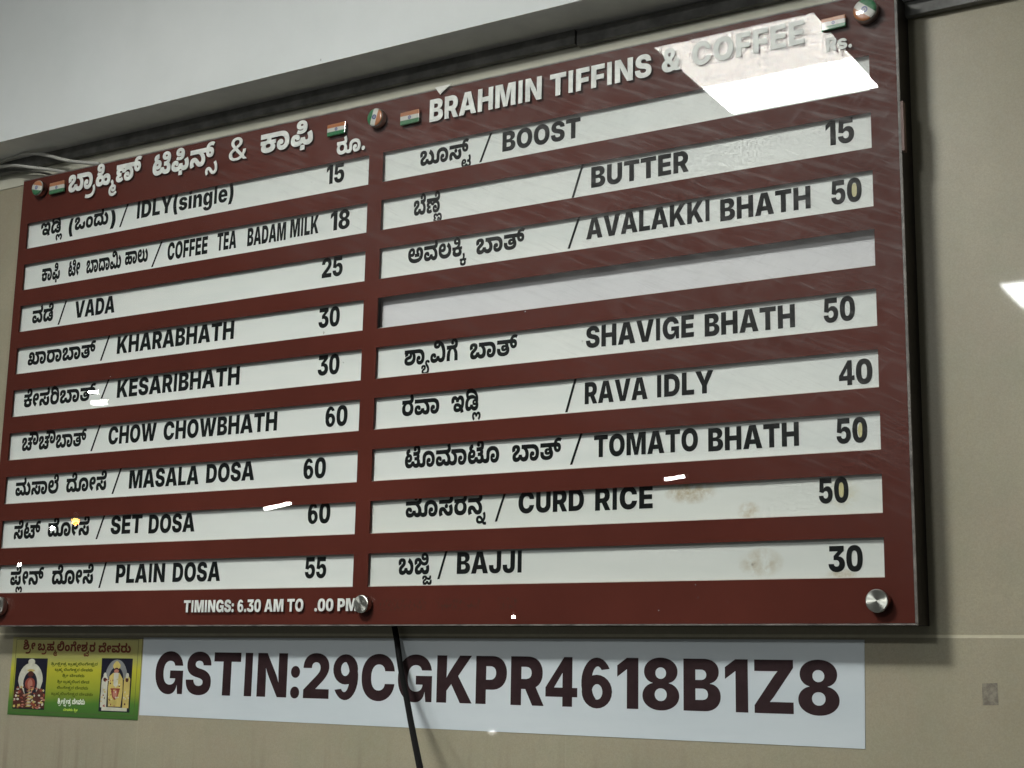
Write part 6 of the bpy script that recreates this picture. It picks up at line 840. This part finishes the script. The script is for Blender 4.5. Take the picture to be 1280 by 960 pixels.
# yellowed backing inside some of the re-stuck noughts
M_yellow = painted('yellowed backing', (0.60, 0.55, 0.26), (0.68, 0.63, 0.36), rough=0.5, sc=60)
for (px_, pz_, rx, rz, i) in YELLOW:
    st = [o for o in board.children if o.name.startswith('item_strip')][9 + i]
    bm = bmesh.new()
    poly_plate(bm, [(px_ + rx * math.cos(2 * math.pi * k / 20), pz_ + rz * math.sin(2 * math.pi * k / 20)) for k in range(20)], 0.0095 - 0.00015, 0.0095 - 0.00002)
    link('yellowed_patch', from_bm(bm, 'yellowed_patch'), M_yellow, st)

# raised title letters, in front of the sheet
title = [s for s in TEXTS if s[0] == ('title', 0)]
YT = -0.0054
for k, nm in enumerate(['kannada_title'] * 4 + ['price_heading'] + ['english_title'] * 4 + ['price_heading']):
    lettering(nm, [title[k]], YT, M_title, board, 0.0009)
foot = [s for s in TEXTS if s[0] == ('foot', 0)]
for q in foot: lettering('timings_lettering', [q], YT, M_title, board, 0.0007)

# flag stickers
for k, (fx, fz, fw, fh, fade) in enumerate(((0.1005, 0.9240, 0.047, 0.0270, 0.05), (0.9062, 0.9200, 0.046, 0.0250, 0.0), (1.0868, 0.9117, 0.045, 0.0265, 0.12), (1.9445, 0.9196, 0.042, 0.0215, 0.0))):
    bm = bmesh.new(); box(bm, fx - fw / 2, fx + fw / 2, -0.0105, -0.0053, fz - fh / 2, fz + fh / 2)
    bevel_all(bm, 0.0012, 2)
    for q in bm.verts: q.co.z += 0.0009 * math.sin((q.co.x - fx) / fw * 5.5)
    link('flag_sticker', from_bm(bm, 'flag_sticker'), flag_mat('flag sticker enamel', 0.0, fh / 2, fade=fade), board, origin=(fx, -0.008, fz))

# fixing caps
def disc(bm, prof, seg=40):
    """lathe about the y axis: prof = [(r, y)]"""
    rings = []
    for r, y in prof:
        if r < 1e-6: rings.append([bm.verts.new((0, y, 0))])
        else: rings.append([bm.verts.new((r * math.cos(2 * math.pi * j / seg), y, r * math.sin(2 * math.pi * j / seg))) for j in range(seg)])
    for a, b in zip(rings, rings[1:]):
        for j in range(seg):
            k = (j + 1) % seg
            va = [a[0]] if len(a) == 1 else [a[j], a[k]]
            vb = [b[0]] if len(b) == 1 else [b[k], b[j]]
            bm.faces.new(va + vb)
    bmesh.ops.recalc_face_normals(bm, faces=bm.faces)
caps = [(0.0455, 0.9290, 0.0180, math.radians(-14)), (1.0085, 0.9232, 0.0192, math.radians(-105)), (2.0010, 0.9262, 0.0205, math.radians(140)),
        (0.0270, -0.0290, 0.0205, None), (1.0180, -0.0330, 0.0166, None), (1.9920, -0.0365, 0.0180, None)]
for (cx_, cz_, r, ang) in caps:
    bm = bmesh.new()
    disc(bm, [(0, -0.0135), (r - 0.0016, -0.0135), (r - 0.0004, -0.0129), (r, -0.0118), (r, -0.0008), (r * 0.6, -0.0004), (0, -0.0004)])
    me = from_bm(bm, 'fixing_cap')
    for p in me.polygons: p.use_smooth = False
    me.transform(Matrix.Translation((cx_, -0.0050, cz_)))
    cap = link('fixing_cap', me, M_steel, board, origin=(cx_, -0.0050, cz_))
    if ang is not None:
        bm = bmesh.new()
        rb = r - 0.0012
        disc(bm, [(0, -0.0022), (rb * 0.75, -0.0019), (rb - 0.001, -0.0011), (rb, -0.0001), (rb, 0.0004), (0, 0.0004)])
        me = from_bm(bm, 'flag_badge')
        for p in me.polygons: p.use_smooth = True
        me.transform(Matrix.Translation((cx_, -0.0190, cz_)))
        link('flag_badge', me, flag_mat('flag badge enamel', ang, rb), cap, origin=(cx_, -0.0190, cz_))
        tag(cap, 'fixing cap with a round tricolour badge')

# ------------------------------------------------------------------ notice below
YB = D - 0.0012
bm = bmesh.new(); poly_plate(bm, [(0.3900, -0.2535), (1.9400, -0.2605), (1.9435, -0.0925), (0.3890, -0.0935)], YB, D - 0.0001)
M_notice = mat('bluish white notice', rough=0.28, coat=0.15)
n = N(M_notice); co = n.coords()
n.color(n.mix(n.rng(n.noise(n.mapping(co, (0.7, 1, 3)), 4, 5), 0.3, 0.7), (0.62, 0.69, 0.72), (0.70, 0.76, 0.785)))
n.bump(n.noise(n.mapping(co, (1, 1, 1)), 6, 2), 0.12, 0.004)
notice = link('registration_notice', from_bm(bm, 'registration_notice'), M_notice)
tag(notice, 'long bluish white notice with large dark registration number under the menu board', 'notice')
lettering('number_lettering', [s for s in TEXTS if s[0] == ('gst', 0)], YB - 0.0002, M_gst, notice, 0.0002)

# devotional poster left of it
YP = D - 0.0016
M_post = mat('printed poster', rough=0.3, coat=0.2)
n = N(M_post); co = n.coords(); X, Y, Z = n.sep(co)
k = n.rng(n.math('ADD', Z, n.math('MULTIPLY', n.noise(n.mapping(co, (5, 1, 9)), 3, 3), 0.012)), -0.258, -0.092)
n.color(n.ramp(k, [(0.0, (0.055, 0.15, 0.03)), (0.18, (0.08, 0.21, 0.03)), (0.36, (0.33, 0.38, 0.035)), (0.62, (0.52, 0.50, 0.04)), (0.76, (0.42, 0.42, 0.12)), (0.82, (0.45, 0.42, 0.13)), (1.0, (0.43, 0.40, 0.14))]))
bm = bmesh.new(); poly_plate(bm, [(-0.0105, -0.2634), (0.3865, -0.2640), (0.3860, -0.0965), (-0.0104, -0.0935)], YP, D - 0.0001)
poster = link('devotional_poster', from_bm(bm, 'devotional_poster'), M_post)
tag(poster, 'small yellow and green printed poster with two framed shrine pictures beside the notice', 'poster')
for q in [s for s in TEXTS if s[0] == ('poster', 0)]: lettering('poster_title', [q], YP - 0.0002, M_poster_title, poster, 0.0002)
for q in [s for s in TEXTS if s[0] == ('poem', 0)]: lettering('verse_lettering', [q], YP - 0.0002, M_poster_small, poster, 0.0002)
cred = [s for s in TEXTS if s[0] == ('credit', 0)]
lettering('credit_lettering', cred[:1], YP - 0.0002, M_poster_white, poster, 0.0002)
lettering('credit_lettering', cred[1:], YP - 0.0002, M_poster_lime, poster, 0.0002)
bm = bmesh.new()
for a in ((0.001, 0.3760, -0.0990, -0.0978), (0.001, 0.3760, -0.2560, -0.2550), (0.001, 0.0020, -0.2549, -0.0991), (0.3750, 0.3760, -0.2549, -0.0991)):
    box(bm, a[0], a[1], YP - 0.0003, YP - 0.0001, a[2], a[3])
link('border_line', from_bm(bm, 'border_line'), ink('dark olive border', (0.10, 0.11, 0.05)), poster)

P_navy, P_ivory, P_gold, P_red, P_skin, P_brown = (ink(a, b) for a, b in (('picture navy', (0.008, 0.009, 0.020)), ('picture ivory', (0.52, 0.52, 0.42)), ('picture gold', (0.50, 0.40, 0.12)), ('picture red', (0.25, 0.055, 0.035)), ('picture rose', (0.40, 0.17, 0.12)), ('picture brown', (0.075, 0.022, 0.016))))
PM = [P_navy, P_ivory, P_gold, P_red, P_skin, P_brown]
def picture(x0, x1, z0, z1, seed, arch_mi, figure):
    """a printed shrine photo: dark ground, garland arch, draped figure, offerings"""
    rnd = random.Random(seed)
    bm = bmesh.new(); w, h = x1 - x0, z1 - z0
    lay = [0]
    def Y():
        lay[0] += 1
        return YP - 0.0002 - 0.00001 * lay[0]
    def poly(pts, mi):
        y = Y(); vs = [bm.verts.new((x0 + u * w, y, z0 + v * h)) for u, v in pts]
        f = bm.faces.new(vs); f.material_index = mi
    def ell(cx, cy, rx, ry, mi, seg=14):
        poly([(cx + rx * math.cos(2 * math.pi * i / seg), cy + ry * math.sin(2 * math.pi * i / seg)) for i in range(seg)], mi)
    poly([(0, 0), (1, 0), (1, 1), (0, 1)], 0)
    figure(poly, ell, rnd, arch_mi)
    bmesh.ops.recalc_face_normals(bm, faces=bm.faces)
    for f in bm.faces:
        if f.normal.y > 0: f.normal_flip()
    return link('shrine_picture', from_bm(bm, 'shrine_picture'), PM, poster)
def fig_arch(poly, ell, r, am):
    out = []; inn = []
    for i in range(15):
        a = math.pi * i / 14
        out.append((0.5 + 0.39 * math.cos(a), 0.55 + 0.36 * math.sin(a)))
        inn.append((0.5 + 0.22 * math.cos(a), 0.50 + 0.24 * math.sin(a)))
    for i in range(14): poly([out[i], out[i + 1], inn[i + 1], inn[i]], am)
    poly([(0.72, 0.5), (0.89, 0.55), (0.80, 0.34), (0.70, 0.28)], am); poly([(0.11, 0.55), (0.28, 0.5), (0.36, 0.28), (0.26, 0.27)], am)
    ell(0.5, 0.93, 0.11, 0.06, 1); ell(0.5, 0.76, 0.12, 0.025, 2)
    ell(0.5, 0.69, 0.09, 0.06, 5); ell(0.5, 0.50, 0.16, 0.12, 3); ell(0.5, 0.49, 0.08, 0.10, 4)
    poly([(0.0, 0.03), (1, 0.03), (1, 0.30), (0.78, 0.42), (0.62, 0.25), (0.38, 0.25), (0.25, 0.42), (0.0, 0.36)], 5)
    for i in range(90):
        u, v = r.random(), 0.03 + 0.42 * r.random() ** 1.3
        ell(u * 0.94 + 0.03, v, 0.02 + 0.035 * r.random(), 0.012 + 0.022 * r.random(), r.choice((3, 3, 4, 4, 2, 1, 5, 5)), 7)
    for i in range(16): ell(0.5 + 0.03 * math.sin(i * 2.1), 0.06 + i * 0.021, 0.085 - i * 0.003, 0.010, (2, 1, 4)[i % 3], 9)
def fig_seated(poly, ell, r, am):
    out = []; inn = []
    for i in range(15):
        a = math.pi * i / 14
        out.append((0.5 + 0.36 * math.cos(a), 0.62 + 0.36 * math.sin(a)))
        inn.append((0.5 + 0.24 * math.cos(a), 0.60 + 0.24 * math.sin(a)))
    for i in range(14): poly([out[i], out[i + 1], inn[i + 1], inn[i]], 6 if len(PM) > 6 else 1)
    ell(0.5, 0.86, 0.12, 0.07, 2); ell(0.5, 0.90, 0.07, 0.05, 2); ell(0.5, 0.77, 0.09, 0.055, 5); ell(0.5, 0.76, 0.075, 0.035, 4)
    poly([(0.28, 0.66), (0.40, 0.73), (0.60, 0.73), (0.72, 0.62), (0.74, 0.40), (0.70, 0.10), (0.30, 0.10), (0.26, 0.42)], 2)
    poly([(0.42, 0.73), (0.58, 0.73), (0.57, 0.50), (0.50, 0.45), (0.43, 0.50)], 1)
    poly([(0.34, 0.44), (0.66, 0.44), (0.58, 0.26), (0.50, 0.22), (0.42, 0.27)], 3); ell(0.5, 0.34, 0.07, 0.08, 4)
    for u, mi in ((0.14, 1), (0.86, 2)):
        poly([(u - 0.10, 0.08), (u + 0.10, 0.08), (u + 0.10, 0.62), (u, 0.72), (u - 0.10, 0.60)], mi)
        ell(u, 0.60, 0.05, 0.04, 5); ell(u, 0.68, 0.05, 0.05, 1)
    for i in range(60):
        u, v = r.random(), 0.08 + 0.55 * r.random()
        if 0.05 < u < 0.95: ell(u, v, 0.012 + 0.022 * r.random(), 0.008 + 0.014 * r.random(), r.choice((1, 2, 2, 3, 4, 5, 1)), 6)
    poly([(0.10, 0.02), (0.92, 0.02), (0.92, 0.08), (0.10, 0.09)], 1)
PM.append(ink('picture grey', (0.20, 0.21, 0.21)))
picture(0.0050, 0.1055, -0.2505, -0.1398, 3, 1, fig_arch)
picture(0.2715, 0.3622, -0.2492, -0.1375, 5, 1, fig_seated)

# ------------------------------------------------------------------ wires
CABLE_PTS = [(1.039, 0.06, -0.0638), (1.0512, 0.055, -0.0966), (1.0764, 0.035, -0.1482), (1.1294, -0.02, -0.2004), (1.2006, -0.1, -0.2564), (1.2875, -0.2, -0.3144), (1.3623, -0.29, -0.3547)]
tag(link('hanging_cable', tube(CABLE_PTS, 0.0056, 'hanging_cable'), M_cable),
    'black cable hanging from under the board across the notice', 'cable')
tag(link('loose_wire', tube([(-0.1962, 0.040, 1.0313), (-0.1635, 0.040, 1.0423), (-0.1483, 0.040, 1.0458), (-0.1061, 0.035, 1.0462), (-0.0602, 0.028, 1.0450), (-0.0153, 0.028, 1.0370), (0.0322, 0.028, 1.0222), (0.0776, 0.033, 1.0066), (0.1259, 0.045, 0.9964), (0.1656, 0.055, 0.9900)], 0.0042, 'loose_wire'), M_wire),
    'pale grey wire that arches highest before going behind the left top of the board', 'wire', 'loose wires at the left top of the board')
tag(link('loose_wire', tube([(-0.1908, 0.035, 1.0311), (-0.1559, 0.035, 1.0303), (-0.0964, 0.030, 1.0224), (-0.0427, 0.030, 1.0089), (0.0218, 0.040, 0.9948), (0.0665, 0.050, 0.9832)], 0.0038, 'loose_wire'), M_wire),
    'pale grey wire running below the arched one towards the board corner', 'wire', 'loose wires at the left top of the board')
tag(link('loose_wire', tube([(-0.2068, 0.050, 1.0158), (-0.1510, 0.050, 1.0195), (-0.1003, 0.050, 1.0150), (-0.0317, 0.055, 1.0018), (0.0291, 0.058, 0.9805)], 0.0028, 'loose_wire'), M_wire_dull),
    'thin dark dusty wire lowest of the three at the board corner', 'wire', 'loose wires at the left top of the board')

# ------------------------------------------------------------------ the room's lamps (seen only as reflections)
M_frame = mat('white lamp frame', (0.75, 0.75, 0.73), 0.5)
PCOL = (0.985, 1.0, 0.98)
M_panel = lamp_mat('lit diffuser', PCOL, PANEL_LIGHT)
M_panel_dim = lamp_mat('dimmer diffuser', (1.0, 0.98, 0.90), PANEL_LIGHT * 0.29)
def panel(x0, x1, y0, y1, z, label, m, split=None):
    p = empty('ceiling_light', ((x0 + x1) / 2, (y0 + y1) / 2, z))
    tag(p, label, 'ceiling light', 'ceiling lights of the room')
    for a, b, mm in ([(y0, y1, m)] if split is None else [(y0, split, m), (split + 0.0005, y1, M_panel_dim)]):
        bm = bmesh.new(); box(bm, x0, x1, a, b, z, z + 0.006)
        link('diffuser', from_bm(bm, 'diffuser'), mm, p)
    bm = bmesh.new(); t_ = 0.022
    for a in ((x0 - t_, x1 + t_, y0 - t_, y0 - 0.001), (x0 - t_, x1 + t_, y1 + 0.001, y1 + t_), (x0 - t_, x0 - 0.001, y0 - 0.0005, y1 + 0.0005), (x1 + 0.001, x1 + t_, y0 - 0.0005, y1 + 0.0005)):
        box(bm, a[0], a[1], a[2], a[3], z - 0.004, z + 0.02)
    box(bm, x0, x1, y0, y1, z + 0.010, z + 0.02)
    link('light_frame', from_bm(bm, 'light_frame'), M_frame, p)
panel(0.790, 1.315, -2.375, -1.730, 1.80, 'square ceiling light mirrored in the top right of the board', M_panel, -2.105)
panel(1.082, 1.620, -5.480, -4.960, 1.80, 'farther square ceiling light mirrored in the tiles at the right edge', M_panel)
def bulb(loc, r, label, m, name='light_bulb', cat='bulb', group='small lamps of the room'):
    p = empty(name, loc); tag(p, label, cat, group)
    bm = bmesh.new(); bmesh.ops.create_uvsphere(bm, u_segments=18, v_segments=10, radius=r)
    bmesh.ops.translate(bm, verts=bm.verts, vec=loc)
    link('glass', from_bm(bm, 'glass'), m, p)
    bm = bmesh.new(); bmesh.ops.create_cone(bm, cap_ends=True, segments=14, radius1=r * 0.6, radius2=r * 0.5, depth=r * 1.6)
    bmesh.ops.translate(bm, verts=bm.verts, vec=(loc[0], loc[1], loc[2] + r * 1.7))
    link('holder', from_bm(bm, 'holder'), M_frame, p)
M_bulb = lamp_mat('white bulb', (1, 1, 0.97), 110.0)
M_bulb_warm = lamp_mat('orange bulb', (1.0, 0.38, 0.08), 90.0)
M_tube = lamp_mat('lit tube', (1, 1, 0.95), 150.0)
bulb((-1.641, -5.0, 0.1676), 0.0125, 'small white bulb mirrored under the bottom right strip', M_bulb)
bulb((-5.727, -5.0, 0.5494), 0.016, 'small white bulb mirrored on the plain dosa strip', M_bulb)
bulb((-5.197, -5.0, 0.8366), 0.026, 'orange bulb mirrored on the set dosa strip', M_bulb_warm)
bulb((-5.423, -5.0, 0.7999), 0.018, 'white bulb next to the orange one', M_bulb)
bulb((-1.857, -5.0, -0.4719), 0.0130, 'small white bulb mirrored below the notice', M_bulb)
def tubelight(a, b, r, label):
    c = [(p + q) / 2 for p, q in zip(a, b)]
    p = empty('tube_light', c); tag(p, label, 'tube light', 'tube lights of the room')
    link('lamp_tube', tube([a, c, b], r, 'lamp_tube'), M_tube, p)
    for e, q in ((a, c), (b, c)):
        d = (Vector(e) - Vector(q)).normalized()
        link('end_cap', tube([Vector(e) + d * 0.0005, Vector(e) + d * 0.006, Vector(e) + d * 0.012], r * 1.1, 'end_cap'), M_frame, p)
tubelight((-3.497, -5.0, 0.8555), (-3.277, -5.0, 0.8818), 0.0125, 'tube light mirrored beside the set dosa price')
tubelight((-0.700, -5.0, 0.8987), (-0.5796, -5.0, 0.9119), 0.0100, 'short tube light mirrored above the curd rice strip')
tubelight((-5.112, -5.0, 1.668), (-4.955, -5.0, 1.660), 0.0190, 'thick short tube light mirrored on the kesaribhath strip')
tubelight((-5.152, -5.0, 1.750), (-5.048, -5.0, 1.739), 0.0130, 'thinner short tube light mirrored just above the thick one')
